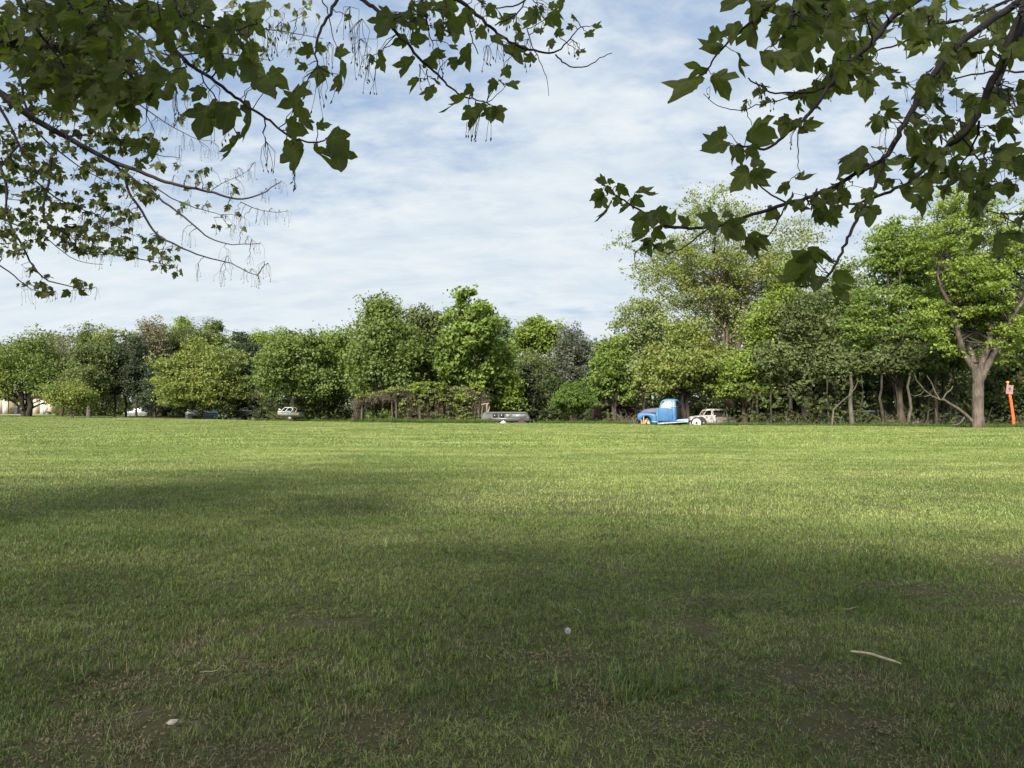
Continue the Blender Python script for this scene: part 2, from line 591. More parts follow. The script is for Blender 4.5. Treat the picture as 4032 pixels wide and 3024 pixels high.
def blade_patch(name, n, size, h0, h1, w, mat, seed, flat_share=0.16, clump=True):
    r = np.random.default_rng(seed)
    if clump:
        k = max(6, n // 14)
        cc = r.uniform(-size / 2, size / 2, (k, 2))
        base = cc[r.integers(0, k, n)] + r.normal(0, size * 0.035, (n, 2))
        loose = r.random(n) < 0.45
        base[loose] = r.uniform(-size / 2, size / 2, (loose.sum(), 2))
    else:
        base = r.uniform(-size / 2, size / 2, (n, 2))
    h = r.uniform(h0, h1, n) * r.uniform(0.6, 1.15, n)
    flat = r.random(n) < flat_share
    az = r.uniform(0, 2 * np.pi, n)
    lean = np.where(flat, r.uniform(1.2, 1.5, n), np.abs(r.normal(0.35, 0.3, n)))
    bend = r.uniform(0.2, 1.1, n)
    d = np.stack([np.cos(az), np.sin(az)], -1)
    side = np.stack([-np.sin(az + r.normal(0, .6, n)), np.cos(az)], -1)
    ww = w * r.uniform(0.6, 1.3, n)
    ts = [0.0, 0.5, 1.0]
    rows = []
    px = np.zeros(n); pz = np.zeros(n)
    for k_, t_ in enumerate(ts):
        if k_ > 0:
            a = np.minimum(lean + bend * t_ * 0.7, 1.65)
            seg = h * 0.5
            px = px + np.sin(a) * seg
            pz = pz + np.cos(a) * seg
        rows.append((px.copy(), np.maximum(pz, 0.002) + (flat * 0.008)))
    V = []
    for k_, wd in ((0, 1.0), (1, 0.8)):
        for s in (-1, 1):
            xy = base + d * rows[k_][0][:, None] + side * (s * 0.5 * wd * ww)[:, None]
            V.append(np.column_stack([xy, rows[k_][1] - (0.01 if k_ == 0 else 0)]))
    V.append(np.column_stack([base + d * rows[2][0][:, None], rows[2][1]]))
    V = np.stack(V, 1).reshape(-1, 3)
    i = np.arange(n) * 5
    Q = np.stack([i, i + 1, i + 3, i + 2], -1)
    T = np.stack([i + 2, i + 3, i + 4], -1)
    val = r.random(n)
    val = np.where(flat, 0.55 + 0.45 * val, val * 0.93)
    me = make_mesh(name, V, [Q, T], mat, np.concatenate([val, val]))
    return bpy.data.objects.new(name, me)


def scatter(name, pts, rot, scl, var, protos, label, cat):
    me = bpy.data.meshes.new(name)
    me.vertices.add(len(pts))
    me.vertices.foreach_set('co', np.ascontiguousarray(pts, dtype=np.float32).ravel())
    for nm, ty, arr in (('rot', 'FLOAT_VECTOR', rot), ('scl', 'FLOAT_VECTOR', scl)):
        a = me.attributes.new(nm, ty, 'POINT')
        a.data.foreach_set('vector', np.ascontiguousarray(arr, dtype=np.float32).ravel())
    a = me.attributes.new('var', 'INT', 'POINT')
    a.data.foreach_set('value', np.ascontiguousarray(var, dtype=np.int32))
    o = link(name, me)
    ng = bpy.data.node_groups.new(name, 'GeometryNodeTree')
    ng.interface.new_socket('Geometry', in_out='INPUT', socket_type='NodeSocketGeometry')
    ng.interface.new_socket('Geometry', in_out='OUTPUT', socket_type='NodeSocketGeometry')
    gi, go = ng.nodes.new('NodeGroupInput'), ng.nodes.new('NodeGroupOutput')
    inst = ng.nodes.new('GeometryNodeInstanceOnPoints')
    join = ng.nodes.new('GeometryNodeJoinGeometry')
    for p_ in reversed(protos):
        oi = ng.nodes.new('GeometryNodeObjectInfo')
        oi.inputs['Object'].default_value = p_
        g2 = ng.nodes.new('GeometryNodeGeometryToInstance')
        ng.links.new(oi.outputs['Geometry'], g2.inputs[0])
        ng.links.new(g2.outputs[0], join.inputs[0])
    ng.links.new(gi.outputs[0], inst.inputs['Points'])
    ng.links.new(join.outputs[0], inst.inputs['Instance'])
    inst.inputs['Pick Instance'].default_value = True
    for nm, ty, sock in (('var', 'INT', 'Instance Index'), ('rot', 'FLOAT_VECTOR', 'Rotation'), ('scl', 'FLOAT_VECTOR', 'Scale')):
        na = ng.nodes.new('GeometryNodeInputNamedAttribute')
        na.data_type = ty
        na.inputs['Name'].default_value = nm
        out = [s for s in na.outputs if s.enabled and s.name == 'Attribute'][0]
        ng.links.new(out, inst.inputs[sock])
    ng.links.new(inst.outputs[0], go.inputs[0])
    md = o.modifiers.new('scatter', 'NODES')
    md.node_group = ng
    tag(o, label, cat, kind='stuff')
    return o


BARE = [(560, 2830, .42), (430, 2690, .30), (860, 2650, .40), (1500, 2880, .25), (2900, 2330, .60), (3720, 2330, .8), (1130, 2590, .35), (2700, 2860, .30), (3400, 2850, .32),
        (1050, 2960, .28), (2120, 2560, .30), (3950, 2220, .7), (1250, 2420, .5), (2350, 2700, .22), (3100, 2640, .34), (2650, 2450, .45), (200, 2950, .3)]
BARE = [((x - 2016) / (y - 1588) * EYE, EYE * F / (y - 1588), r_) for x, y, r_ in BARE]


def bare(x, y):
    """0..1, how thin the turf is"""
    t = np.zeros(len(x))
    for a, b, r_ in BARE:
        d = np.hypot((x - a) / r_, (y - b) / (r_ * .8)) + .25 * np.sin(x * 17 + y * 11) * np.cos(y * 13 - x * 7)
        t = np.maximum(t, np.clip(1.35 - d, 0, 1))
    return t


def build_grass():
    gm = grass_material()
    zones = [  # y from, to, patch size, blades, heights, width
        ('lawn_grass', 1.6, 10.0, 0.3, 620, .024, .062, .0042, 'short mown lawn grass with straw between, in the maples shade'),
        ('field_grass', 10.0, 27.0, 1.0, 2600, .030, .065, .0065, 'mown field grass where the shade ends'),
        ('meadow_grass', 27.0, 106.0, 2.0, 2600, .035, .080, .016, 'sunlit yellow green field grass reaching the trees'),
    ]
    for zi, (nm, y0, y1, s, nb, h0, h1, w, lab) in enumerate(zones):
        protos = [blade_patch('%s_patch' % nm, nb, s * 1.25, h0, h1, w, gm, 100 + zi * 10 + k) for k in range(5)]
        step = s * 0.95
        ys = np.arange(y0, y1, step)
        P_ = []
        for y in ys:
            xm = 0.76 * y + 2.0
            x = np.arange(-xm, xm, step)
            P_.append(np.column_stack([x, np.full(len(x), y)]))
        pts = np.concatenate(P_) + rng.normal(0, s * 0.12, (sum(len(a) for a in P_), 2))
        pts = pts[pts[:, 1] < edge_y(pts[:, 0]) + 0.2]
        thin = bare(pts[:, 0], pts[:, 1])
        pts = pts[(thin < 0.5) | (rng.random(len(pts)) > thin * 0.35)]
        n = len(pts)
        thin = bare(pts[:, 0], pts[:, 1])
        lush = 0.5 + 0.5 * np.sin(pts[:, 0] * 0.9 + np.sin(pts[:, 1] * 0.7) * 2) * np.cos(pts[:, 1] * 0.8 + np.sin(pts[:, 0] * .5))
        zs = (0.72 + 0.6 * lush * rng.uniform(0.6, 1.2, n)) * (1 - 0.55 * thin)
        scl = np.column_stack([np.ones(n), np.ones(n), zs])
        rot = np.column_stack([np.zeros(n), np.zeros(n), rng.uniform(0, 2 * np.pi, n)])
        scatter(nm, np.column_stack([pts, ground_z(pts[:, 0], pts[:, 1])]), rot, scl, rng.integers(0, 5, n), protos, lab, 'grass')
    # taller tufts here and there, and long grass along the overgrown edge
    tall = [blade_patch('tall_tuft', 70, 0.16, .07, .15, .0045, gm, 300 + k, 0.05, False) for k in range(3)]
    N = 330
    y = rng.uniform(2.6, 16, N) ** 1.0
    x = rng.uniform(-0.74, 0.74, N) * y
    rot = np.column_stack([np.zeros(N), np.zeros(N), rng.uniform(0, 6.3, N)])
    s = rng.uniform(0.45, 1.0, N)
    s[rng.random(N) < 0.2] *= 1.25
    extra = [(2330 + dx, D) for dx, D in zip((60, 130, 190, 240, 100, 280), (3.9, 4.0, 4.1, 3.95, 4.2, 4.05))]
    for i, (px, D) in enumerate(extra):
        x[i], y[i], s[i] = ground_x(px, D), D, 1.15
    scatter('grass_tufts', np.column_stack([x, y, ground_z(x, y)]), rot, np.column_stack([s, s, s]), rng.integers(0, 3, N), tall,
            'longer green grass tufts standing out of the lawn', 'grass')
    wm = LM['weed']
    edge = [blade_patch('edge_tuft', 160, 0.8, .22, .55, .022, wm, 320 + k, 0.03, False) for k in range(3)]
    N = 900
    px = rng.uniform(1000, 4100, N)
    px[:330] = rng.uniform(1390, 1960, 330)
    X = px * 0.0; Yv = px * 0.0
    for i in range(N):
        D = 56.0
        for _ in range(4):
            D = float(edge_y(ground_x(px[i], D)))
        D += abs(rng.normal(0.25, 0.5)) + (0.3 if i >= 330 else -0.5)
        X[i], Yv[i] = ground_x(px[i], D), D
    s = rng.uniform(0.35, 0.85, N)
    s[:330] *= 1.3
    s[(px > 2480) & (px < 2770)] *= 0.45
    s[(px > 2775) & (px < 2900)] *= 1.25
    s[(px > 1930) & (px < 2110)] *= 0.4
    rot = np.column_stack([np.zeros(N), np.zeros(N), rng.uniform(0, 6.3, N)])
    scatter('edge_weeds', np.column_stack([X, Yv, ground_z(X, Yv)]), rot, np.column_stack([s, s, s]), rng.integers(0, 3, N), edge,
            'rough long grass and weeds along the far edge of the field', 'weeds')


build_grass()


# ------------------------------------------------------------------ trees at the field's edge
def cards(r, C, rad, flat, n_per, size, droop=0.2, aspect=0.62, up=0.32, shell=0.45):
    """leaf-sized folded faces spread through the clusters C (k,3) with radii rad (k,)"""
    k = len(C)
    idx = np.repeat(np.arange(k), n_per)
    n = len(idx)
    d = r.normal(0, 1, (n, 3))
    d /= np.linalg.norm(d, axis=1, keepdims=True)
    rr = r.random(n) ** shell * (0.90 + 0.16 * r.exponential(1.0, n))
    pos = C[idx] + d * (rad[idx] * rr)[:, None] * np.array([1, 1, flat])
    nor = d * 0.45 + np.array([0, 0, up]) + r.normal(0, 0.6, (n, 3))
    nor /= np.linalg.norm(nor, axis=1, keepdims=True)
    ax = r.normal(0, 1, (n, 3)) + np.array([0, 0, -droop * 2])
    ax -= nor * np.sum(ax * nor, axis=1, keepdims=True)
    ax /= np.linalg.norm(ax, axis=1, keepdims=True) + 1e-9
    sd_ = np.cross(nor, ax)
    L = (size * r.uniform(0.4, 1.5, n))[:, None]
    W = L * aspect
    v0 = pos - ax * L * 0.5
    v1 = pos + sd_ * W * 0.5 - ax * L * 0.05 - nor * L * 0.08
    v2 = pos + ax * L * 0.5
    v3 = pos - sd_ * W * 0.5 - ax * L * 0.05 - nor * L * 0.08
    V = np.stack([v0, v1, v2, v3], 1).reshape(-1, 3)
    i = np.arange(n) * 4
    Q = np.stack([i, i + 1, i + 2, i + 3], -1)
    crnd = r.random(k)
    rnd = np.clip(0.42 * crnd[idx] + 0.58 * r.random(n), 0, 1)
    return V, Q, rnd


def wiggle(a, b, n, amp, r, sag=0.0):
    a = np.asarray(a, float); b = np.asarray(b, float)
    t = np.linspace(0, 1, n)[:, None]
    p = a + (b - a) * t
    L = np.linalg.norm(b - a)
    w = r.normal(0, amp * L, (n, 3)) * np.sin(t * np.pi)
    p = p + w
    p[:, 2] += sag * L * np.sin(t[:, 0] * np.pi)
    return p


NTREE = [0]


def tree(x, D, top, hw, bot, col, label, n=16000, size=0.22, bk=None, trunk_r=0.16, stems=1, style='round',
         gaps=0.0, lean=0.0, rc=0.085, flat=0.62, limbs=36, depth=0.85, name='broadleaf_tree', base_bot=None, group=None, seed=None, card_aspect=0.62, fork=0.0):
    NTREE[0] += 1
    r = np.random.default_rng(1000 + (seed or NTREE[0]))
    bk = bk or BARKD
    ppm = F / D
    X = ground_x(x, D)
    gz = float(ground_z(X, D))
    ztop = EYE + (1588 - top) / ppm
    zbot = EYE + (1588 - bot) / ppm
    R = hw * 1.30 / ppm
    n = int(n * 1.02)
    size *= 1.13
    limbs = int(limbs * .75)
    H = ztop - zbot
    zc = (ztop + zbot) / 2
    root = empty(name, (X, D, gz))
    tag(root, label, 'tree', group or 'trees beyond the field')
    # cluster centres
    crad = rc * (H + 2 * R) / 2
    vol = 4.19 * R * R * depth * H / 2
    if style == 'cone':
        K = int(90 + H * 14)
        t = r.random(K) ** 0.8
        lay = np.round(t * H * 1.6) / (H * 1.6)
        ang = r.uniform(0, 2 * np.pi, K)
        rmax = R * (1 - lay) ** 0.75 + 0.15
        rr = rmax * r.random(K) ** 0.5
        C = np.column_stack([rr * np.cos(ang), rr * np.sin(ang) * depth, zbot + lay * H - rr * 0.12 + r.normal(0, .1, K)])
        rad = crad * r.uniform(0.5, 1.0, K) * (1.1 - 0.6 * lay)
        flat = 0.4
    else:
        K = int(np.clip(vol / (crad ** 3 * 2.2), 80, 560))
        d = r.normal(0, 1, (K * 3, 3))
        d /= np.linalg.norm(d, axis=1, keepdims=True)
        rr = r.random(K * 3) ** 0.42
        ph = r.uniform(0, 6.28, 6)
        nlob = int(r.integers(9, 14))
        ld = r.normal(0, 1, (nlob, 3)); ld /= np.linalg.norm(ld, axis=1, keepdims=True)
        lc = ld * r.uniform(.40, .74, (nlob, 1)); lr = r.uniform(.30, .50, nlob)
        lc[0] = 0; lr[0] = .62
        lc[1] = (r.uniform(-.2, .2), 0, .62); lr[1] = .36
        lc[2] = (.45, .1, -.45); lr[2] = .5
        lc[3] = (-.45, -.1, -.45); lr[3] = .5
        li = r.choice(nlob, K * 3, p=lr ** 2.2 / np.sum(lr ** 2.2))
        q = lc[li] + d * (rr * lr[li])[:, None]
        sh = r.random(K * 3) < .05          # shoots standing out of the outline
        q[sh] *= r.uniform(1.0, 1.25, (sh.sum(), 1))
        if style == 'vase':      # wider above the middle
            q[:, :2] *= (0.80 + 0.30 * np.clip(q[:, 2:3] + 0.2, -1, 1))
        if style == 'drop':      # wider below the middle
            q[:, :2] *= (1.0 - 0.28 * np.clip(q[:, 2:3], -1, 1))
        if gaps > 0:
            g = np.sin(q[:, 0] * 5.1 + ph[3]) * np.sin(q[:, 2] * 6.3 + ph[4]) * np.cos(q[:, 1] * 3.0 + ph[5])
            keep = g < (1.0 - gaps * 1.6)
            q = q[keep]
        q = q[:K]
        K = len(q)
        C = q * np.array([R * 0.92, R * 0.92 * depth, H / 2 * 0.93]) + np.array([0, 0, zc])
        rad = crad * r.uniform(0.6, 1.5, K)
        rad[np.linalg.norm(q, axis=1) > .98] *= .5
    C[:, 0] += lean * R * (C[:, 2] - zc) / max(H, 1)
    per = np.maximum(4, (n * (rad ** 2) / np.sum(rad ** 2))).astype(int)
    if style != 'cone':
        nl_ = max(8, K // 5)
        C2 = C[r.integers(0, K, nl_)] + r.normal(0, crad * .5, (nl_, 3))
        C = np.vstack([C, C2]); rad = np.concatenate([rad, np.full(nl_, crad * 2.2)])
        per = np.concatenate([(per * .8).astype(int) + 1, np.full(nl_, max(3, int(n * .2 / nl_)))])
    V, Q, rnd = cards(r, C, rad, flat, per, size, aspect=card_aspect)
    V[:, 2] -= gz
    V[:, 2] = np.maximum(V[:, 2], 0.05)
    me = make_mesh('crown', V, [Q], LM[col], rnd)
    link('crown', me, root)
    # trunk and limbs
    ztrunk = (zbot - gz) + H * (0.9 if style == 'cone' else 0.6)
    for s_ in range(stems):
        mb, lb = MB(), MB()
        off = np.array([0, 0, 0]) if stems == 1 else np.array([r.uniform(-.25, .25), r.uniform(-.15, .15), 0])
        spread = np.array([r.uniform(-.35, .35), r.uniform(-.3, .3)]) * R * (0.7 if stems > 1 else 0.15)
        topp = np.array([spread[0] + lean * R * 0.3, spread[1], ztrunk])
        if fork > 0:
            if s_ == 0:
                mb.tube([(0, 0, -.5), (0, 0, .1), (-.02, 0, 1.0), (.02, 0, fork * .75), (0, 0, fork + .3)], [trunk_r * 1.5, trunk_r * 1.12, trunk_r, trunk_r * 1.02, trunk_r * .8], 12)
            a_ = (s_ - (stems - 1) / 2) / max(1, stems - 1) * 2
            topp = np.array([a_ * R * .48, r.uniform(-.3, .3) * R, ztrunk * r.uniform(.85, 1.1)])
            up_ = wiggle((a_ * trunk_r * .3, 0, fork * .8), topp, 8, 0.016, r)
            tp = np.vstack([[0, 0, -.5], up_])
            mb.tube(up_, [trunk_r * .62, trunk_r * .5, trunk_r * .38, trunk_r * .12], 8)
        else:
            tp = wiggle(off + np.array([0, 0, -0.5]), topp, 9, 0.012, r)
            mb.tube(tp, [trunk_r * 1.35, trunk_r, trunk_r * .82, trunk_r * .6, trunk_r * .25], 8)
        nl = limbs // stems
        if nl and K:
            sel = r.choice(K, min(nl, K), replace=False)
            for ci in sel:
                c = C[ci].copy(); c[2] -= gz
                hz = np.clip(c[2] - np.linalg.norm(c[:2]) * r.uniform(0.5, 1.1), (zbot - gz) * 0.75, ztrunk * 0.97)
                f = (hz + 0.5) / (ztrunk + 0.5)
                st = np.array([np.interp(f, np.linspace(0, 1, 9), tp[:, k]) for k in range(3)])
                rad0 = trunk_r * (1 - f * 0.75) * 0.42
                pp = wiggle(st, c, 6, 0.035, r, 0.06)
                lb.tube(pp, [rad0, rad0 * .55, 0.012], 4)
                for _ in range(1 if style == 'drop' or gaps == 0 else 2):
                    e = C[r.integers(0, K)].copy(); e[2] -= gz
                    e = pp[3] + (e - pp[3]) * min(1, crad * 2.2 / (np.linalg.norm(e - pp[3]) + .01))
                    lb.tube(wiggle(pp[3], e, 4, 0.05, r), [rad0 * .4, .01], 3)
        tk = mb.build('trunk', bk, root, smooth=True)
        if lb.V:
            lb.build('limb', BARKD if bk is BARKP else bk, tk, smooth=True)['kind'] = 'stuff'
    return root


def build_trees():
    T = tree
    # --- left: row in front of the storage building
    T(-30, 84, 1345, 95, 1592, 'olive', 'olive broadleaf tree cut by the left edge beside the cream garages', 9000, stems=2)
    T(108, 85.5, 1288, 165, 1600, 'green', 'broad green tree whose dark double trunk hides part of the cream garages', 24000, stems=3, trunk_r=.30, style='drop', limbs=45)
    T(280, 75, 1484, 112, 1612, 'olive', 'small light green spreading tree with forked thin trunk near the garages', 7500, .18, BARK, .07, 3, 'vase', gaps=.3, limbs=30)
    T(350, 82, 1335, 98, 1585, 'dull', 'dense dark green tree with a thick pale brown trunk behind the small spreading tree', 15000, bk=BARKG, trunk_r=.24)
    T(246, 86, 1400, 60, 1560, 'dull', 'slim tree with straight trunk at the garage corner', 6000, bk=BARK, trunk_r=.18)
    T(250, 104, 1264, 62, 1480, 'bud', 'sparse grey budding tree rising behind the broad green tree', 3800, .17, BARKG, .14, 2, gaps=.5, limbs=70)
    T(345, 101, 1262, 55, 1500, 'dull', 'rounded dark topped tree on the skyline above the small spreading tree', 6000, gaps=.2)
    T(413, 99, 1266, 58, 1520, 'olive', 'olive brown budding tree between the skyline oaks and the pines', 6000, gaps=.3, limbs=50, bk=BARKG)
    for i, (x, D, top, hw, lab) in enumerate([
            (452, 84, 1330, 46, 'dark pine with bare lower trunk, first of the pine stand by the spreading tree'),
            (497, 86, 1290, 50, 'dark pine in the middle of the pine stand with bare lower trunk'),
            (538, 83, 1310, 46, 'dark pine with tall straight trunk beside the grey budding tree'),
            (612, 82, 1365, 60, 'black green pine whose lower branches touch the olive tree'),
            (655, 88, 1330, 55, 'deep green pine half hidden behind the big olive tree')]):
        T(x, D, top, hw, 1590 if i < 3 else 1640, 'pine', lab, 11000, .24, BARKD, .13, 1, 'drop', gaps=.2, flat=.35, limbs=40, name='pine_tree', group='pines', card_aspect=.35, rc=.10)
    T(588, 86, 1232, 72, 1470, 'bud', 'tall grey brown budding tree standing above the pines', 7500, .18, BARKG, .17, 2, gaps=.35, limbs=90)
    T(530, 92, 1345, 60, 1560, 'pale', 'pale leaved tree low in the pine stand', 6500, limbs=40)
    T(640, 92, 1270, 55, 1440, 'olive', 'small crowned olive tree between grey budding tree and big olive tree', 6000)
    T(705, 100, 1238, 62, 1400, 'yellow', 'yellow green rounded treetop on the skyline behind the big olive tree', 7000)
    T(830, 102, 1248, 52, 1380, 'green', 'dark green round treetop on the skyline behind the big olive tree', 6500)
    T(760, 92, 1270, 110, 1450, 'dull', 'wide dull green crown directly behind the big olive tree', 9000, gaps=.2)
    T(802, 73, 1305, 165, 1645, 'olive', 'big olive yellow tree with layered branches down to the boats', 34000, .20, BARK, .17, 2, 'round', flat=.35, limbs=60, rc=.075)
    for x, D, top, hw, lab in [(935, 79, 1275, 62, 'tall very dark spruce right beside the big olive tree'),
                               (985, 77, 1330, 52, 'dark spruce between the olive tree and the green maple'),
                               (1035, 74, 1420, 50, 'short dark spruce against the green maple')]:
        T(x, D, top, hw, 1650, 'pine', lab, 15000, .24, BARKD, .16, 1, 'drop', flat=.35, limbs=30, name='spruce_tree', group='spruces', card_aspect=.35, rc=.10)
    T(1010, 98, 1287, 62, 1430, 'yellow', 'yellow green treetop beyond the dark spruces', 7000)
    T(1090, 96, 1279, 70, 1450, 'bright', 'bright green treetop beyond the green maple, next to the spruces', 8000)
    T(1165, 64, 1285, 130, 1600, 'green', 'green maple over the white speedboat with a dark forked trunk', 24000, .21, BARKD, .16, 2, 'drop', limbs=36, flat=.45)
    T(1300, 67, 1278, 105, 1605, 'bright', 'brighter green maple between the speedboat tree and the tall oak', 20000, .21, BARKD, .16, 1, limbs=30)
    T(1395, 72, 1300, 80, 1560, 'green', 'green tree filling the gap next to the tall oak', 9000)
    # --- middle: tall pair behind the vine covered shed
    T(1500, 61, 1145, 132, 1590, 'green', 'tall green oak with gaps in its upper crown behind the vine covered shed', 26000, .22, BARKD, .2, 2, gaps=.4, limbs=70)
    T(1660, 64, 1180, 105, 1600, 'dull', 'dull green tree between the two tall trees behind the shed', 18000, limbs=40)
    T(1830, 60, 1098, 135, 1560, 'bright', 'tall tree with open crown of large leaf clumps behind the shed', 20000, .30, BARK, .18, 2, gaps=.45, limbs=90, rc=.055, style='vase')
    T(1950, 63, 1330, 100, 1640, 'yellow', 'yellow green tree between the shed and the grey van', 17000, limbs=30, flat=.4)
    T(1560, 66, 1420, 120, 1640, 'dull', 'low dark tree directly behind the shed roof of vines', 13000)
    T(1760, 68, 1390, 110, 1640, 'green', 'low green tree behind the leafy end of the shed', 13000)
    T(1990, 80, 1232, 50, 1480, 'teal', 'blue green narrow tree above the grey van', 8000)
    T(2112, 77, 1230, 78, 1400, 'yellow', 'light green topped tree on a bare brown stem beside the grey pine', 10000, .26, BARK, .14, 2, gaps=.25, limbs=60)
    T(2120, 72, 1370, 85, 1600, 'dull', 'thin leaved dark sapling tangle under the light green top', 8000, .18, BARKG, .10, 4, gaps=.3, limbs=80)
    T(2262, 74, 1250, 98, 1580, 'greypine', 'grey green pine with upright shoots behind the arching bush', 20000, .24, BARKD, .2, 1, 'round', gaps=.15, limbs=60, name='pine_tree', group='pines', card_aspect=.3, rc=.06)
    T(2075, 67, 1440, 60, 1660, 'pine', 'black green spruce behind the grey van', 11000, .24, BARKD, .14, 1, 'cone', name='spruce_tree', group='spruces', card_aspect=.35)
    T(2175, 69, 1480, 60, 1660, 'dark', 'dark bushy tree behind the arching bush', 8000)
    T(2385, 66, 1420, 70, 1640, 'pine', 'dark spruce behind the rusty trailer', 9000, name='spruce_tree', group='spruces', style='cone', card_aspect=.35)
    # --- right group
    T(2415, 59, 1310, 90, 1610, 'bright', 'light green leafy tree over the rusty trailer', 17000, .20, BARK, .13, 2, limbs=30)
    T(2535, 60, 1140, 120, 1560, 'pale', 'pale green tree with pointed top behind the blue truck', 22000, .20, BARK, .15, 2, 'drop', gaps=.15, limbs=50)
    T(2865, 62, 705, 350, 1290, 'olive', 'tallest airy tree with open branching crown behind the blue truck', 42000, .17, BARK, .17, 5, 'round', gaps=.2, limbs=260, rc=.040, flat=.7)
    T(2700, 56.5, 1225, 190, 1590, 'olive', 'olive green tree spreading behind the blue truck cab', 32000, .19, BARKD, .17, 3, limbs=60, rc=.07)
    T(2935, 54.5, 1385, 125, 1590, 'yellow', 'low yellow green tree arching over the white wreck', 22000, .18, BARK, .10, 4, 'round', flat=.4, limbs=60, gaps=.15)
    T(3060, 58, 1040, 130, 1520, 'yellow', 'yellow tinged crown in the middle of the wood edge', 24000, .20, BARKD, .2, 2, limbs=60)
    T(3180, 57, 1130, 150, 1600, 'dull', 'dull green tree with leaning trunk in the wood edge', 24000, .20, BARKD, .22, 2, limbs=60)
    T(3120, 70, 1010, 130, 1400, 'pale', 'thin pale treetop behind the wood edge, next to the tallest tree', 11000, .2, BARK, .18, 2, gaps=.3, limbs=80)
    T(3330, 60, 985, 125, 1560, 'green', 'green tree between leaning trunk tree and the bright layered tree', 20000, .20, BARKD, .2, 1, limbs=60)
    T(3555, 53, 800, 190, 1500, 'bright', 'bright green layered tree left of the thick pale trunk', 36000, .18, BARK, .2, 3, 'drop', gaps=.2, flat=.3, limbs=110, rc=.055)
    T(3850, 47, 640, 290, 1490, 'yellow', 'large open crowned tree with thick pinkish grey trunk by the orange post', 46000, .15, BARKP, .34, 4, 'vase', gaps=.42, flat=.4, limbs=210, rc=.036, lean=0, fork=3.6, seed=77)
    T(3740, 64, 800, 160, 1560, 'teal', 'blue green tree behind the open crowned tree', 24000, .2, BARKD, .2, 2, gaps=.3, limbs=60)
    T(4060, 55, 980, 120, 1640, 'green', 'green tree at the right edge behind the orange post', 17000, .2, BARKD, .2, 2, gaps=.15, limbs=60)
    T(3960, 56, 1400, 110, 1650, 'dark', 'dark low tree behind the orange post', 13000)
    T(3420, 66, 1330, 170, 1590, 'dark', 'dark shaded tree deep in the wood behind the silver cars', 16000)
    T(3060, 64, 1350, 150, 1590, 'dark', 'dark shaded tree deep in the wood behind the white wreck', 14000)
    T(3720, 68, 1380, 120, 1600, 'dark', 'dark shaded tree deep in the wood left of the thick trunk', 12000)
    # slim woodland trees whose trunks show below the crowns
    slim = [(3035, 52.5), (2985, 53.5), (3105, 54), (3260, 52), (3292, 55), (3352, 49.6), (3390, 54), (3475, 51), (3500, 56), (3535, 52.4), (3578, 51), (3618, 55),
            (3652, 52), (3686, 50.6), (3712, 54), (3762, 52)]
    lab = ['slender leaning trunk under the yellow green tree', 'slim trunk nearest the roof of the white wreck', 'slim dark trunk beside the dull green leaning tree',
           'thin dark trunk just before the bent grey leaning limb', 'slim dark trunk rising out of the bent grey leaning limb', 'pale straight thin trunk in front of the silver car',
           'dark trunk crossing the rear half of the silver car', 'thick dark trunk between the silver car and the teal car', 'slim dark trunk set back behind the thick dark trunk',
           'dark trunk covering the front of the teal and white car', 'pale slim trunk directly beside the teal and white car', 'thin dark trunk between teal car and pale grey car',
           'dark trunk at the near end of the pale grey car', 'slim trunk standing before the middle of the pale grey car', 'dark trunk at the far end of the pale grey car',
           'dark trunk behind the tip of the long broken limb']
    for i, (x, D) in enumerate(slim):
        T(x, D, 1330 + 25 * (i % 3), 42, 1475, 'dull', lab[i], 2600, .2,
          BARKG if i in (5, 10) else BARKD, .075 + .04 * ((i * 7) % 3), 1, 'round', limbs=14, lean=.2 * (-1) ** i, name='woodland_tree', group='slim trees in the wood edge')


build_trees()


def far_wood():
    r = np.random.default_rng(77)
    C, rad = [], []
    tx = [-200, 0, 250, 450, 620, 800, 1000, 1150, 1400, 1700, 1980, 2200, 2330, 2450, 2600, 2900, 3200, 3600, 4200]
    ty = [1370, 1365, 1330, 1325, 1330, 1330, 1330, 1340, 1320, 1290, 1310, 1330, 1390, 1330, 1290, 1240, 1230, 1250, 1290]
    for _ in range(2600):
        px = r.uniform(-200, 4200)
        D = np.interp(px, [0, 600, 1200, 2000, 2600, 4000], [128, 120, 96, 92, 78, 78]) + r.uniform(-6, 6)
        top = np.interp(px, tx, ty) + 22 * math.sin(px * .021) + 14 * math.sin(px * .057 + 1)
        zt = EYE + (1588 - top) / (F / D)
        z = zt * r.random() ** (.7 if _ % 3 else 2.5)
        C.append((ground_x(px, D), D, z)); rad.append(r.uniform(.8, 1.7))
    C = np.array(C); rad = np.array(rad)
    per = (110000 * rad ** 2 / np.sum(rad ** 2)).astype(int)
    V, Q, rnd = cards(r, C, rad, .7, per, .50)
    o = link('woods', make_mesh('woods', V, [Q], LM['dull'], rnd))
    tag(o, 'far wood filling the gaps behind the row of trees', 'woods', kind='stuff')


far_wood()


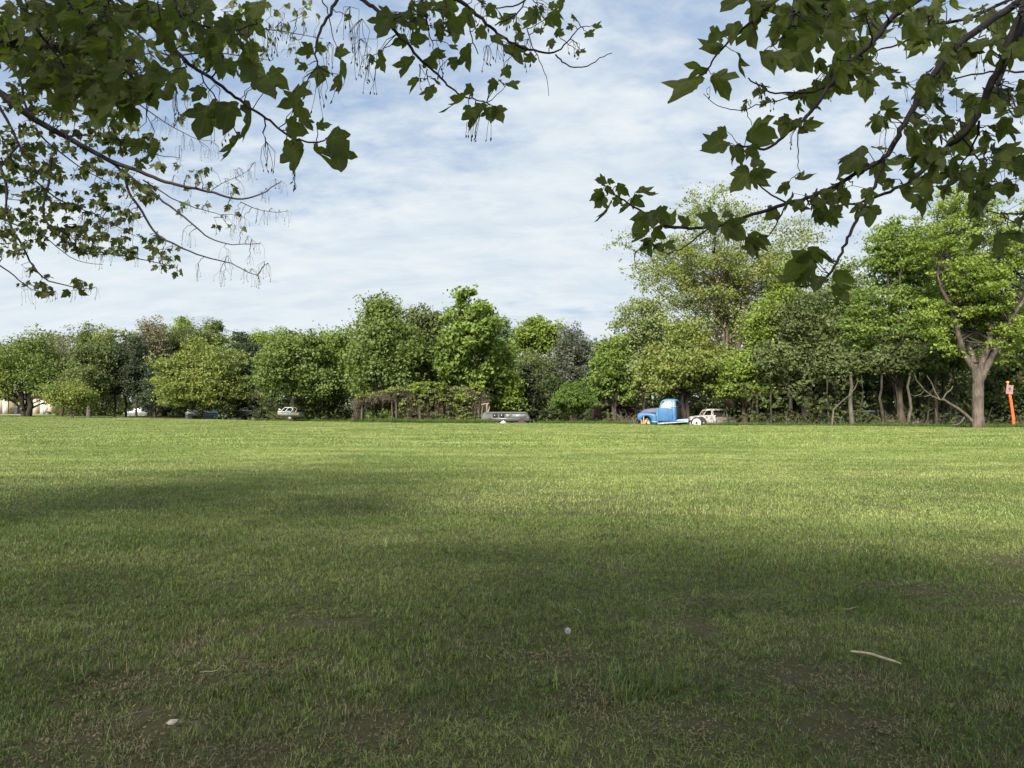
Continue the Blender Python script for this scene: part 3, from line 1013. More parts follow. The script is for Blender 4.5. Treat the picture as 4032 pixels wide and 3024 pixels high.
def undergrowth():
    r = np.random.default_rng(55)
    C, rad = [], []
    # right hand wood
    for _ in range(520):
        px = r.uniform(2380, 4150)
        D = r.uniform(50, 62)
        X = ground_x(px, D)
        if D < edge_y(X) + 1.6:
            continue
        if 2480 < px < 2900 and D < 60:
            continue
        C.append((X, D, float(ground_z(X, D)) + r.uniform(0.1, 1.1))); rad.append(r.uniform(.35, .8))
    for _ in range(300):          # saplings and hanging sprays before the trunks
        px = r.uniform(2860, 4100); D = r.uniform(51.5, 59); X = ground_x(px, D)
        if D < edge_y(X) + 1.2 or 3800 < px < 3890:
            continue
        C.append((X, D, r.uniform(.2, 4.4))); rad.append(r.uniform(.35, .75))
    for _ in range(420):          # the wood's shaded depth
        px = r.uniform(2330, 4200); D = r.uniform(62, 72); X = ground_x(px, D)
        C.append((X, D, r.uniform(-.3, 4.2))); rad.append(r.uniform(.8, 1.5))
    for _ in range(430):
        px = r.uniform(1020, 2400); D = r.uniform(65, 78); X = ground_x(px, D)
        C.append((X, D, r.uniform(-.7, 3.2))); rad.append(r.uniform(.7, 1.3))
    for _ in range(330):
        px = r.uniform(230, 1060); D = r.uniform(92, 104); X = ground_x(px, D)
        C.append((X, D, r.uniform(-.5, 5.0))); rad.append(r.uniform(.8, 1.6))
    C = np.array(C); rad = np.array(rad)
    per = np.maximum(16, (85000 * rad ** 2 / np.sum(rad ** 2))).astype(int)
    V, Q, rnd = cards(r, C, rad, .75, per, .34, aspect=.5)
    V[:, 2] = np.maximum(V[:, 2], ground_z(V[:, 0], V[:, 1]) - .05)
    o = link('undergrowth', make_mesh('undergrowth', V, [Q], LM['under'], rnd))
    tag(o, 'dark shaded undergrowth of brush and saplings beneath the trees', 'undergrowth', kind='stuff')
    # dead twigs and brambles along the right edge
    mb = MB()
    for _ in range(420):
        px = r.uniform(2380, 4080)
        D = 50.0
        for _k in range(3):
            D = float(edge_y(ground_x(px, D)))
        D += r.uniform(.9, 3.5)
        if 2490 < px < 2780:
            D += 3
        X = ground_x(px, D)
        g = float(ground_z(X, D))
        L = r.uniform(.5, 1.9)
        a = r.uniform(0, 6.3)
        e = (X + math.cos(a) * L * .6, D + math.sin(a) * L * .4, g + L * r.uniform(.2, .9))
        mb.tube(wiggle((X, D, g - .05), e, 5, .07, r, .15), [.016, .006], 4, r.random())
    tag(mb.build('brushwood', LM['dead']), 'tangle of dead brown twigs and brambles at the foot of the wood', 'brushwood', kind='stuff')


undergrowth()


# ------------------------------------------------------------------ bush, shed of vines, post
def build_bush():
    r = np.random.default_rng(9)
    D = 57.6
    X = ground_x(2262, D); g = float(ground_z(X, D))
    root = tag(empty('bush', (X, D, g)), 'rounded bright green bush with arching drooping sprays between grey van and rusty trailer', 'bush')
    Vs, Qs, Rs, n0 = [], [], [], 0
    mb = MB()
    for k in range(190):
        a = r.uniform(0, 2 * np.pi)
        up = r.uniform(.25, 1.0)
        ht = (1.2 + 3.1 * up ** .7) * r.uniform(.8, 1.0)
        reach = 3.1 * (1 - 0.55 * (ht / 3.6) ** 2) * r.uniform(.55, 1.0)
        t = np.linspace(0, 1, 9)
        hor = reach * t ** 1.2
        z = ht * np.sin(np.clip(t * 1.25, 0, 1) * np.pi / 2) - np.clip(t - .62, 0, 1) ** 2 * r.uniform(4, 10) * up
        pts = np.column_stack([hor * math.cos(a), hor * math.sin(a) * .9, np.maximum(z, .1)])
        if pts[-1, 0] > 0.2 and k % 5 == 0:
            pts[:, 2] *= 1.05
        mb.tube(pts, [.022, .006], 4)
        tt = r.uniform(.3, 1, 13)
        c = np.column_stack([np.interp(tt, t, pts[:, q]) for q in range(3)])
        V, Q, rd = cards(r, c, np.full(len(c), .25), .6, np.full(len(c), 15), .17, droop=.8, aspect=.4)
        Vs.append(V); Qs.append(Q + n0); Rs.append(rd); n0 += len(V)
    V = np.concatenate(Vs); V[:, 2] = np.maximum(V[:, 2], .02)
    link('foliage', make_mesh('foliage', V, [np.concatenate(Qs)], LM['bush'], np.concatenate(Rs)), root)
    mb.build('stem', BARK, root)


build_bush()


def build_shed():
    r = np.random.default_rng(21)
    D = 59.4
    def W(px, py, d=0.0):
        p = P(px, py, D + d)
        return p
    base = np.array([ground_x(1650, D), D, float(ground_z(ground_x(1650, D), D))])
    root = tag(empty('garden_shed', tuple(base)), 'long collapsing wooden shed frame smothered in brown dead vines and green creeper', 'shed')
    wood = plain('weathered_wood', (.095, .078, .062), .9, c2=(.055, .045, .036), scale=9)
    topx = [1392, 1420, 1500, 1580, 1640, 1700, 1760, 1850, 1900, 1932]
    topy = [1585, 1556, 1545, 1526, 1512, 1510, 1524, 1530, 1534, 1570]
    # posts and beams, front and back row
    for i, (px, rr, py) in enumerate([(1424, .09, 1585), (1545, .06, 1580), (1560, .06, 1580), (1605, .05, 1585), (1655, .11, 1570), (1820, .13, 1590), (1882, .13, 1540), (1500, .08, 1575), (1735, .09, 1560)]):
        d = 0.0 if i < 7 else 2.4
        b = W(px, 1665, d); t_ = W(px + r.uniform(-4, 4), py, d)
        b[2] = float(ground_z(b[0], b[1])) - .1
        m = MB().tube(wiggle(b, t_, 5, .008, r), [rr * 1.1, rr], 8)
        m.build('post', wood, root, off=base)
    for (xa, ya, xb, yb, d) in [(1415, 1578, 1660, 1566, 0.02), (1660, 1566, 1900, 1552, .02), (1415, 1580, 1900, 1556, 2.3), (1820, 1592, 1900, 1594, .12)]:
        MB().tube(wiggle(W(xa, ya, d), W(xb, yb, d), 6, .004, r), [.07, .06], 6).build('beam', wood, root, off=base)
    for px in (1430, 1500, 1570, 1640, 1710, 1780, 1850, 1895):
        yy = np.interp(px, topx, topy) + 22
        MB().tube([W(px, yy, -.2), W(px, yy - 3, 1.2), W(px, yy, 2.6)], .045, 5).build('rafter', wood, root, off=base)
    # tangled dead vines: an upper mat and hanging strands
    mb = MB()
    for _ in range(1250):
        px = r.uniform(1392, 1925)
        yt = np.interp(px, topx, topy)
        d = r.uniform(-.55, 2.8)
        y0 = yt + abs(r.normal(14, 14))
        a = W(px, y0, d)
        if r.random() < .5:
            e = a + np.array([r.uniform(-1.2, 1.2), r.uniform(-.5, .5), r.uniform(-.6, .3)])
            mb.tube(wiggle(a, e, 5, .08, r), [.018, .006], 4, r.random())
        else:
            L = r.uniform(.5, 2.6)
            if 1436 < px < 1548:
                L *= .3
            e = a + np.array([r.uniform(-.35, .35), r.uniform(-.2, .2), -L])
            mb.tube(wiggle(a, e, 6, .04, r), [.016, .005], 4, r.random())
    o = mb.build('dead_vine', LM['dead'], root, off=base); o['kind'] = 'stuff'
    C, rad = [], []
    for _ in range(560):
        px = r.uniform(1398, 1925)
        yt = np.interp(px, topx, topy)
        d = r.uniform(-.5, 2.8)
        low = 26 if px < 1600 else (60 if px < 1800 else 40)
        C.append(W(px, yt + 10 + abs(r.normal(0, low * .5)), d)); rad.append(r.uniform(.18, .42))
    for _ in range(250):          # brown curtain at the corners and the middle
        px = r.choice([r.uniform(1392, 1430), r.uniform(1555, 1900)], p=[.2, .8])
        C.append(W(px, r.uniform(1570, 1660), r.uniform(-.2, .6))); rad.append(r.uniform(.15, .3))
    V, Q, rd = cards(r, np.array(C), np.array(rad), .6, np.full(len(C), 30), .30, aspect=.10, up=.1)
    V -= base
    o = link('vine_mat', make_mesh('vine_mat', V, [Q], LM['dead'], rd), root); o['kind'] = 'stuff'
    # green creeper on the roof, more of it in the middle and at the open end
    C, rad, = [], []
    for _ in range(420):
        px = r.choice([r.uniform(1400, 1620), r.uniform(1610, 1760), r.uniform(1740, 1920)], p=[.25, .45, .3])
        yt = np.interp(px, topx, topy)
        th = 5 if px < 1600 else (16 if px < 1780 else 14)
        C.append(W(px, yt - 3 + abs(r.normal(0, th)), r.uniform(-.6, 2.6))); rad.append(r.uniform(.15, .38))
    for _ in range(90):
        C.append(W(r.uniform(1560, 1900), r.uniform(1530, 1600), r.uniform(-.7, .3))); rad.append(r.uniform(.15, .34))
    for _ in range(60):
        C.append(W(r.uniform(1800, 1850), r.uniform(1550, 1650), r.uniform(-.3, .5))); rad.append(r.uniform(.15, .3))
    V, Q, rd = cards(r, np.array(C), np.array(rad), .5, np.full(len(C), 24), .17)
    V -= base
    o = link('creeper', make_mesh('creeper', V, [Q], LM['olive'], rd), root); o['kind'] = 'stuff'
    C = [W(r.uniform(1620, 1760), r.uniform(1508, 1545), r.uniform(-.8, .5)) for _ in range(90)]
    C += [W(r.uniform(1855, 1910), r.uniform(1502, 1535), r.uniform(-.5, 1.0)) for _ in range(40)]
    C += [W(r.uniform(1798, 1832), r.uniform(1545, 1585), r.uniform(-.7, 0)) for _ in range(16)]
    V, Q, rd = cards(r, np.array(C), np.full(len(C), .26), .5, np.full(len(C), 22), .19)
    V -= base
    o = link('creeper', make_mesh('creeper', V, [Q], LM['yellow'], rd), root); o['kind'] = 'stuff'; o['label'] = 'fresh yellow green creeper on the roof'
    # weeds inside
    C = [W(r.uniform(1430, 1900), r.uniform(1610, 1665), r.uniform(-.3, 2.2)) for _ in range(150)] + [W(r.uniform(1436, 1550), r.uniform(1580, 1650), r.uniform(1.5, 2.8)) for _ in range(50)]
    C = np.array(C)
    V, Q, rd = cards(r, C, np.full(len(C), .33), .8, np.full(len(C), 36), .16)
    o = link('shed_weeds', make_mesh('shed_weeds', V, [Q], LM['green'], rd))
    tag(o, 'green weeds and saplings growing inside the shed frame', 'weeds', kind='stuff')
    # pale dead roots standing at the open end
    m = MB()
    pale = plain('bleached_wood', (.50, .42, .32), .8, c2=(.36, .30, .23), scale=12)
    q = lambda x, y: P(x, y, 58.6)
    gz = float(ground_z(ground_x(1920, 58.6), 58.6))
    b0 = q(1919, 1655)
    b0[2] = gz + .02
    m.tube([b0, q(1916, 1640), q(1917, 1615), q(1915, 1592), q(1925, 1588)], [.03, .025, .02], 6)
    m.tube([q(1895, 1594), q(1912, 1589), q(1926, 1587), q(1928, 1605), q(1922, 1622)], [.028, .018], 6)
    m.tube([q(1920, 1590), q(1922, 1610), q(1919, 1630)], [.02, .012], 5)
    m.tube([q(1897, 1655), q(1897, 1620), q(1902, 1600)], [.016, .010], 5)
    b = np.array([b0[0], b0[1], gz])
    o = m.build('dead_root', pale, None, loc=tuple(b), smooth=True, off=b)
    tag(o, 'bleached forked dead root standing at the open end of the shed', 'dead wood')


build_shed()


# ------------------------------------------------------------------ vehicles
RUBBER = plain('rubber', (.022, .021, .020), .85, c2=(.045, .042, .038), scale=14)
DARKIN = plain('dark_interior', (.012, .012, .013), .9)
RUST = plain('rust', (.090, .052, .036), .9, c2=(.048, .032, .025), scale=9, bump=.3)
WHITEP = plain('chalky_white_paint', (.72, .72, .70), .55, c2=(.50, .48, .44), scale=5)
CHROME = plain('dull_metal', (.45, .45, .44), .4, .7, c2=(.25, .23, .21), scale=8)


def worn_paint(name, c, c2, rustc, amount=.62, rough=.5, scale=2.2):
    m, t = new_mat(name)
    tc = t.n('ShaderNodeTexCoord')
    v = tc.outputs['Object']
    a = t.ramp(t.noise(v, scale, 5, .65), .35, .68)
    col = t.mix(a, c, c2)
    ru = t.ramp(t.noise(t.mapping(v, (3, 1, 8)), scale * 2.2, 7, .72), amount, amount + .08)
    col = t.mix(ru, col, rustc)
    b = t.n('ShaderNodeBsdfPrincipled')
    t.l(col, b.inputs['Base Color'])
    b.inputs['Roughness'].default_value = rough
    b.inputs['Specular IOR Level'].default_value = .45
    bp = t.n('ShaderNodeBump'); bp.inputs['Strength'].default_value = .15; bp.inputs['Distance'].default_value = .02
    t.l(t.noise(v, 5, 4), bp.inputs['Height']); t.l(bp.outputs[0], b.inputs['Normal'])
    o = t.n('ShaderNodeOutputMaterial'); t.l(b.outputs[0], o.inputs[0])
    return m


def glass_mat(name, c, rough=.25):
    m, t = new_mat(name)
    tc = t.n('ShaderNodeTexCoord')
    col = t.mix(t.ramp(t.noise(tc.outputs['Object'], 4, 4), .3, .7), c, tuple(q * .65 for q in c))
    b = t.n('ShaderNodeBsdfPrincipled')
    t.l(col, b.inputs['Base Color'])
    b.inputs['Roughness'].default_value = rough
    b.inputs['Specular IOR Level'].default_value = .6
    o = t.n('ShaderNodeOutputMaterial'); t.l(b.outputs[0], o.inputs[0])
    return m


MILKY = glass_mat('milky_glass', (.60, .62, .62), .35)
DARKG = glass_mat('dark_glass', (.035, .042, .045), .15)


def rrect(x0, x1, w, rad, z, n=5, x_bulge=0.0):
    """rounded rectangle ring in plan: x from x0 to x1, half width w"""
    pts = []
    for cx, cy, a0 in ((x1 - rad, w - rad, 0), (x0 + rad, w - rad, 90), (x0 + rad, -w + rad, 180), (x1 - rad, -w + rad, 270)):
        for k in range(n):
            a = math.radians(a0 + 90.0 * k / (n - 1))
            pts.append((cx + rad * math.cos(a), cy + rad * math.sin(a), z))
    return np.array(pts)


def wheel(parent, c, R, w, rim_mat, rim_r, name='wheel', hub=None, holes=False, side=-1):
    t = MB()
    # tyre profile lofted round
    n = 28
    prof = [(rim_r * .96, -w / 2 * .8), (R * .86, -w / 2), (R * .97, -w / 2 * .72), (R, 0), (R * .97, w / 2 * .72), (R * .86, w / 2), (rim_r * .96, w / 2 * .8)]
    a = np.linspace(0, 2 * np.pi, n, endpoint=False)
    rings = [np.column_stack([q * np.cos(a), np.full(n, y), q * np.sin(a)]) + np.array(c) for q, y in prof]
    t.loft(rings, cap=False)
    o = t.build(name, RUBBER, parent, smooth=True)
    m = MB()
    y0 = c[1] + side * w * .30
    prof = [(rim_r, side * w * .46), (rim_r * .90, side * w * .40), (rim_r * .84, side * w * .18), (rim_r * .30, side * w * .26), (rim_r * .26, side * w * .40), (rim_r * .05, side * w * .42)]
    rings = [np.column_stack([q * np.cos(a), np.full(n, y), q * np.sin(a)]) + np.array(c) for q, y in prof]
    m.loft(rings)
    m.build('rim', rim_mat, o, smooth=True)
    if holes:
        h = MB()
        for k in range(5):
            b = k * 2 * math.pi / 5 + .3
            h.cyl((c[0] + rim_r * .62 * math.cos(b), c[1] + side * w * .235, c[2] + rim_r * .62 * math.sin(b)), rim_r * .13, .03, 'y', 10)
        h.build('rim_hole', DARKIN, o)
    if hub:
        MB().cyl((c[0], c[1] + side * w * .42, c[2]), rim_r * .30, .10, 'y', 14, rim_r * .22).build('hub', hub, o, smooth=False)
    return o


def build_truck():
    blue = worn_paint('worn_blue_paint', (.030, .110, .25), (.050, .140, .29), (.11, .09, .09), .66, .5)
    bluel = worn_paint('pale_blue_paint', (.16, .28, .50), (.22, .34, .52), (.10, .12, .16), .64, .5)
    hoodm = worn_paint('faded_hood_paint', (.080, .085, .165), (.115, .110, .160), (.13, .10, .10), .66, .6)
    cabm = worn_paint('worn_cab_paint', (.060, .145, .26), (.11, .20, .30), (.10, .09, .10), .6, .5)
    shaded_rear = worn_paint('shaded_rusty_blue_paint', (.020, .035, .075), (.018, .028, .055), (.10, .06, .045), .52, .8)  # rust patches, with the rear side's shade put into the darkened blue
    s = 385.0
    L = lambda cx, cy: ((cx - 155) / s, (905 - cy) / s)
    yaw = math.radians(-25)       # rear end swings towards the camera
    D0 = 54.9
    X0 = ground_x(2509.5, D0)
    # origin: front lower near corner; near side of body at y = 0, far side at +1.75
    root = tag(empty('pickup_truck', (X0, D0, -0.02), yaw), 'old blue bedless pickup truck with rounded cab parked at the edge of the field', 'truck')
    W = 1.75
    # cab: lofted rounded shell
    cab = MB()
    xf, xr = L(762, 0)[0], L(1292, 0)[0]
    rings = []
    for cy, a, b, w, rd in [(812, 770, 1288, .84, .06), (790, 764, 1292, .87, .12), (600, 760, 1297, .88, .16), (430, 762, 1292, .87, .18), (405, 775, 1285, .85, .2)]:
        rings.append(rrect(L(a, 0)[0], L(b, 0)[0], w, rd, L(0, cy)[1]) + np.array([0, W / 2, 0]))
    cab.loft(rings)
    cab.build('cab', blue, root, smooth=True)
    # greenhouse: pillars and roof
    zb, zt = L(0, 408)[1], L(0, 205)[1]
    def pil(gh, xa, xb, ya, yb, r0=.045, r1=.04, z0=zb, z1=zt):
        t_ = np.linspace(0, 1, 6)
        gh.tube(np.column_stack([xa + (xb - xa) * t_, ya + (yb - ya) * t_, z0 + (z1 - z0) * t_]), [r0, r1], 8)
    for sy in (0, 1):
        gh = MB()
        y0 = .05 if sy == 0 else W - .05
        y1 = .16 if sy == 0 else W - .16
        gh.tube(np.array([[L(825, 0)[0], y0, zb], [L(850, 0)[0], y0 + (y1 - y0) * .5, L(0, 300)[1]], [L(885, 0)[0], y1, L(0, 220)[1]], [L(925, 0)[0], y1, L(0, 190)[1]]]), [.055, .045], 8)
        pil(gh, L(1178, 0)[0], L(1172, 0)[0], y0, y1, .07, .055)
        pil(gh, L(1262, 0)[0], L(1240, 0)[0], y0 + (.12 if sy == 0 else -.12), y1 + (.10 if sy == 0 else -.10), .05, .045)
        gh.build('pillar', cabm, root, smooth=True)['kind'] = 'stuff'
    MB().box((L(1235, 0)[0] + .02, W / 2, zb + .03), (.06, W - .3, .08)).build('rear_sill', cabm, root)
    roof = MB()
    rr = []
    for cy, a, b, w, rd in [(232, 868, 1268, .74, .16), (212, 858, 1276, .755, .2), (185, 880, 1262, .72, .22), (162, 930, 1225, .62, .22), (152, 985, 1180, .45, .2)]:
        rr.append(rrect(L(a, 0)[0], L(b, 0)[0], w, rd, L(0, cy)[1]) + np.array([0, W / 2, 0]))
    roof.loft(rr)
    roof.build('roof', cabm, root, smooth=True)
    # windows
    def pane(name, poly, ya, yb, mat):
        """poly in crop coords; y interpolates from sill to top so the pane follows the leaning side"""
        P_ = [L(*q) for q in poly]
        zz = [q[1] for q in P_]
        z0, z1 = min(zz), max(zz)
        a = np.array([[x, ya + (yb - ya) * (z - z0) / (z1 - z0), z] for x, z in P_])
        b = a + np.array([0, .012, 0])
        k = len(a)
        m = MB()
        m.add(np.vstack([a, b]), [[j, (j + 1) % k, k + (j + 1) % k, k + j] for j in range(k)])
        m.add(a, [list(range(k))]); m.add(b, [list(range(k))[::-1]])
        return m.build(name, mat, root)
    pane('side_window', [(948, 408), (948, 240), (1140, 232), (1160, 260), (1160, 390), (1130, 406)], .035, .115, MILKY)
    pane('vent_window', [(846, 404), (880, 330), (930, 262), (938, 258), (938, 406)], .035, .115, MILKY)
    pane('corner_window', [(1200, 395), (1200, 236), (1232, 232), (1240, 385)], .07, .14, MILKY)
    pane('side_window', [(850, 404), (930, 250), (1140, 240), (1160, 390)], W - .047, W - .127, DARKG)
    MB().box((L(943, 0)[0], .075, L(0, 330)[1]), (.025, .03, .42), tilt=(-.16, 0, 0)).build('window_divider', cabm, root)
    ws = MB()
    a = np.array([[L(822, 0)[0], .12, zb + .02], [L(822, 0)[0], W - .12, zb + .02], [L(900, 0)[0], W - .22, L(0, 215)[1]], [L(900, 0)[0], .22, L(0, 215)[1]]])
    ws.add(np.vstack([a, a + np.array([-.015, 0, 0])]), [[0, 1, 2, 3], [7, 6, 5, 4], [0, 4, 5, 1], [1, 5, 6, 2], [2, 6, 7, 3], [3, 7, 4, 0]])
    ws.build('windscreen', MILKY, root)
    rw = MB()
    xr_ = L(1278, 0)[0]
    a = np.array([[xr_, .38, zb + .10], [xr_, W - .38, zb + .10], [xr_ - .07, W - .42, L(0, 238)[1]], [xr_ - .07, .42, L(0, 238)[1]]])
    rw.add(np.vstack([a, a + np.array([-.02, 0, 0])]), [[0, 1, 2, 3], [7, 6, 5, 4], [0, 4, 5, 1], [1, 5, 6, 2], [2, 6, 7, 3], [3, 7, 4, 0]])
    rw.build('rear_window', DARKG, root)
    rp = MB()
    x1_ = L(1299, 0)[0]
    rp.box((x1_, W / 2, L(0, 600)[1]), (.02, W - .36, .92)).build('rear_panel', shaded_rear, root, bevel=.008)
    # rear upper frame round the window
    fr = MB()
    for y_ in (.33, W - .33):
        fr.box((xr_ - .03, y_, (zb + L(0, 232)[1]) / 2), (.07, .12, .52))
    fr.box((xr_, W / 2, zb + .05), (.09, W - .4, .14)); fr.build('rear_window_frame', shaded_rear, root)
    # door: thin skin proud of the cab with shut lines
    door = MB().prism([L(*q) for q in [(778, 800), (778, 425), (1172, 418), (1186, 440), (1190, 745), (1175, 775)]], -.022, .01)
    d = door.build('door', blue, root, bevel=.01)
    MB().tube(np.array([[L(1080, 0)[0], -.045, L(0, 438)[1]], [L(1130, 0)[0], -.055, L(0, 442)[1]], [L(1172, 0)[0], -.04, L(0, 444)[1]]]), .014, 6).build('handle', CHROME, d)
    g = MB()
    g.box((L(774, 0)[0] - .004, -.006, L(0, 610)[1]), (.014, .02, 1.0))
    g.box((L(1193, 0)[0], -.006, L(0, 590)[1]), (.012, .02, .92))
    g.build('door_gap', DARKIN, root)
    # cowl between hood and cab
    cw = MB()
    cw.loft([rrect(L(700, 0)[0], L(775, 0)[0], .84 if z_ > 860 else .80, .08, L(0, z_)[1]) + np.array([0, W / 2, 0]) for z_ in (860, 620, 440, 418)])
    cw.build('cowl', cabm, root, smooth=True)
    # hood: cross sections along x, domed
    hd = MB()
    rings = []
    for cx, zt_, zb_, hwid in [(205, 545, 585, .34), (225, 505, 590, .42), (262, 480, 590, .47), (340, 450, 590, .52), (450, 432, 585, .58), (600, 420, 585, .66), (698, 416, 585, .73)]:
        x = L(cx, 0)[0]; a_, b_ = L(0, zt_)[1], L(0, zb_)[1]
        ring = []
        for k in range(13):
            t_ = math.pi * k / 12
            cc, ss = math.cos(t_), math.sin(t_)
            ring.append((x, W / 2 + hwid * np.sign(cc) * abs(cc) ** .75, b_ + (a_ - b_) * ss ** .62))
        rings.append(np.array(ring))
    hd.loft(rings)
    hd.build('hood', hoodm, root, smooth=True)
    # nose and grille
    ns = MB()
    ns.loft([rrect(L(178, 0)[0], L(330, 0)[0], .50, .12, L(0, z_)[1]) + np.array([0, W / 2, 0]) for z_ in (830, 700, 590)])
    ns.build('nose', blue, root, smooth=True)
    for k in range(4):
        MB().tube(np.array([[L(172, 0)[0], W / 2 - .45, L(0, 620 + 48 * k)[1]], [L(160, 0)[0], W / 2, L(0, 620 + 48 * k)[1]], [L(172, 0)[0], W / 2 + .45, L(0, 620 + 48 * k)[1]]]), .02, 6).build('grille_bar', CHROME, root)
    # fenders with wheel arch
    def fender(y0, y1, nm):
        outer = [(158, 640), (156, 605), (172, 582), (230, 562), (330, 555), (450, 560), (580, 578), (690, 596), (720, 620), (735, 690), (744, 800), (748, 885)]
        arch = [(585, 885), (578, 815), (556, 752), (515, 705), (455, 668), (390, 662), (330, 682), (285, 730), (262, 790), (232, 822), (205, 815), (175, 760)]
        m = MB()
        n_ = len(outer)
        # strip from arch to outer, three rows with a bulge outward
        arch_r = arch[::-1]            # from front lower to rear lower
        rows = []
        for f_, bul in ((0.0, .00), (.25, -.05), (.6, -.06), (.88, -.02), (1.0, .07)):
            row = []
            for i_ in range(n_):
                o_, a_ = outer[i_], arch_r[i_]
                x_, z_ = L(a_[0] + (o_[0] - a_[0]) * f_, a_[1] + (o_[1] - a_[1]) * f_)
                row.append((x_, bul, z_))
            rows.append(np.array(row))
        top = rows[-1].copy(); top[:, 1] = .40; top[:, 2] -= .02
        rows.append(top)
        V = np.concatenate(rows)
        Q = [[r_ * n_ + i_, r_ * n_ + i_ + 1, (r_ + 1) * n_ + i_ + 1, (r_ + 1) * n_ + i_] for r_ in range(len(rows) - 1) for i_ in range(n_ - 1)]
        if y1 < y0:
            V[:, 1] = -V[:, 1]
        V[:, 1] += y0
        m.add(V, Q)
        o = m.build(nm, blue, root, smooth=True)
        sm = o.modifiers.new('thickness', 'SOLIDIFY'); sm.thickness = .02
        return o
    fn = fender(-.04, .4, 'front_fender')
    fender(W + .04, W - .4, 'front_fender')
    MB().cyl((L(200, 0)[0] - .05, .10, L(0, 640)[1]), .10, .06, 'x', 16).build('headlight', MILKY, root, smooth=True)
    MB().cyl((L(200, 0)[0] - .05, W - .10, L(0, 640)[1]), .10, .06, 'x', 16).build('headlight', MILKY, root, smooth=True)
    MB().prism([L(*q) for q in [(590, 800), (700, 815), (745, 820), (745, 838), (592, 830)]], -.10, .0).build('fender_trim', bluel, root, bevel=.006)
    # front bumper
    MB().tube(np.array([[L(215, 0)[0], 0, L(0, 835)[1]], [L(170, 0)[0], .3, L(0, 835)[1]], [L(165, 0)[0], W / 2, L(0, 835)[1]], [L(170, 0)[0], W - .3, L(0, 835)[1]]]), .05, 6).build('bumper', RUST, root)
    # inner arch liner, dark
    MB().box((L(420, 0)[0], .45, L(0, 760)[1]), (.85, .3, .5)).build('wheel_arch_liner', DARKIN, root)
    # running board, long and pale, rising to the rear
    rb = MB()
    x0, z0 = L(772, 880); x1, z1 = L(1660, 815)
    rb.prism([(x0, z0 - .035), (x1, z1 - .02), (x1, z1 + .045), (x0, z0 + .06)], -.16, .02)
    rb.build('running_board', plain('grey_board', (.42, .42, .40), .7, c2=(.24, .23, .21), scale=5), root, bevel=.008)
    sill = MB()
    sill.prism([(x0, z0 + .065), (x1 - .1, z1 + .05), (x1 - .1, z1 + .09), (x0, z0 + .12)], .0, .08)
    sill.build('sill', plain('dark_blue_sill', (.03, .06, .12), .7), root)
    # blue panel on the frame behind the cab
    pn = MB()
    pn.prism([L(*q) for q in [(1290, 805), (1345, 752), (1420, 742), (1600, 730), (1650, 745), (1662, 790), (1640, 800)]], -.08, .42)
    pn.build('frame_panel', bluel, root, bevel=.015)
    fr = MB()
    for y_ in (.5, 1.25):
        fr.box(((L(1290, 0)[0] + L(2040, 0)[0]) / 2, y_, L(0, 800)[1]), (L(2040, 0)[0] - L(1250, 0)[0], .07, .16))
    for cx in (1500, 1750, 2000):
        fr.box((L(cx, 0)[0], .875, L(0, 800)[1]), (.08, .70, .12))
    fr.build('chassis', RUST, root)
    fc = MB().box((L(1080, 0)[0], .9, L(0, 850)[1]), (2.3, .8, .18)); fc.build('floor_pan', RUST, root)
    # wheels
    wheel(root, (L(1888, 0)[0], .06, L(0, 838)[1]), .44, .22, WHITEP, .305, hub=RUST, holes=True)
    wheel(root, (L(1888, 0)[0], 1.69, L(0, 838)[1]), .44, .22, WHITEP, .305, side=1)
    wheel(root, (L(425, 0)[0], .12, L(0, 865)[1]), .36, .20, plain('tan_rim', (.50, .40, .28), .8, c2=(.36, .26, .17), scale=9), .25, hub=RUST)
    wheel(root, (L(425, 0)[0], 1.62, L(0, 865)[1]), .36, .20, RUST, .25, side=1)
    MB().cyl((L(1888, 0)[0], .88, L(0, 838)[1]), .05, 1.5, 'y', 10).build('axle', RUST, root)
    return root


TRUCK = build_truck()


def scraps_on_wheel():
    """split boards leaning in the truck's front wheel arch"""
    M = Matrix.Translation(TRUCK.location) @ Matrix.Rotation(TRUCK.rotation_euler.z, 4, 'Z')
    bm = plain('split_board', (.36, .27, .19), .85, c2=(.25, .18, .13), scale=10)
    for i, (x, z, w, h, ti, lb) in enumerate([(.46, .28, .10, .62, .10, 'broad tan split board leaning in the truck front wheel arch'),
                                              (.62, .36, .07, .52, .38, 'narrow pointed tan board leaning beside the broad one on the truck wheel'),
                                              (.38, .22, .08, .40, -.18, 'short tan board at the front of the truck wheel')]):
        m = MB().prism([(-w / 2, 0), (w / 2, 0), (w * .45, h * .8), (.0, h), (-w * .4, h * .86)], 0, .025)
        o = m.build('wood_board', bm)
        o.matrix_world = M @ Matrix.Translation((x, -.10 - .03 * i, .03)) @ Matrix.Rotation(ti, 4, 'Y')
        tag(o, lb, 'board', 'boards in the truck wheel arch')


scraps_on_wheel()


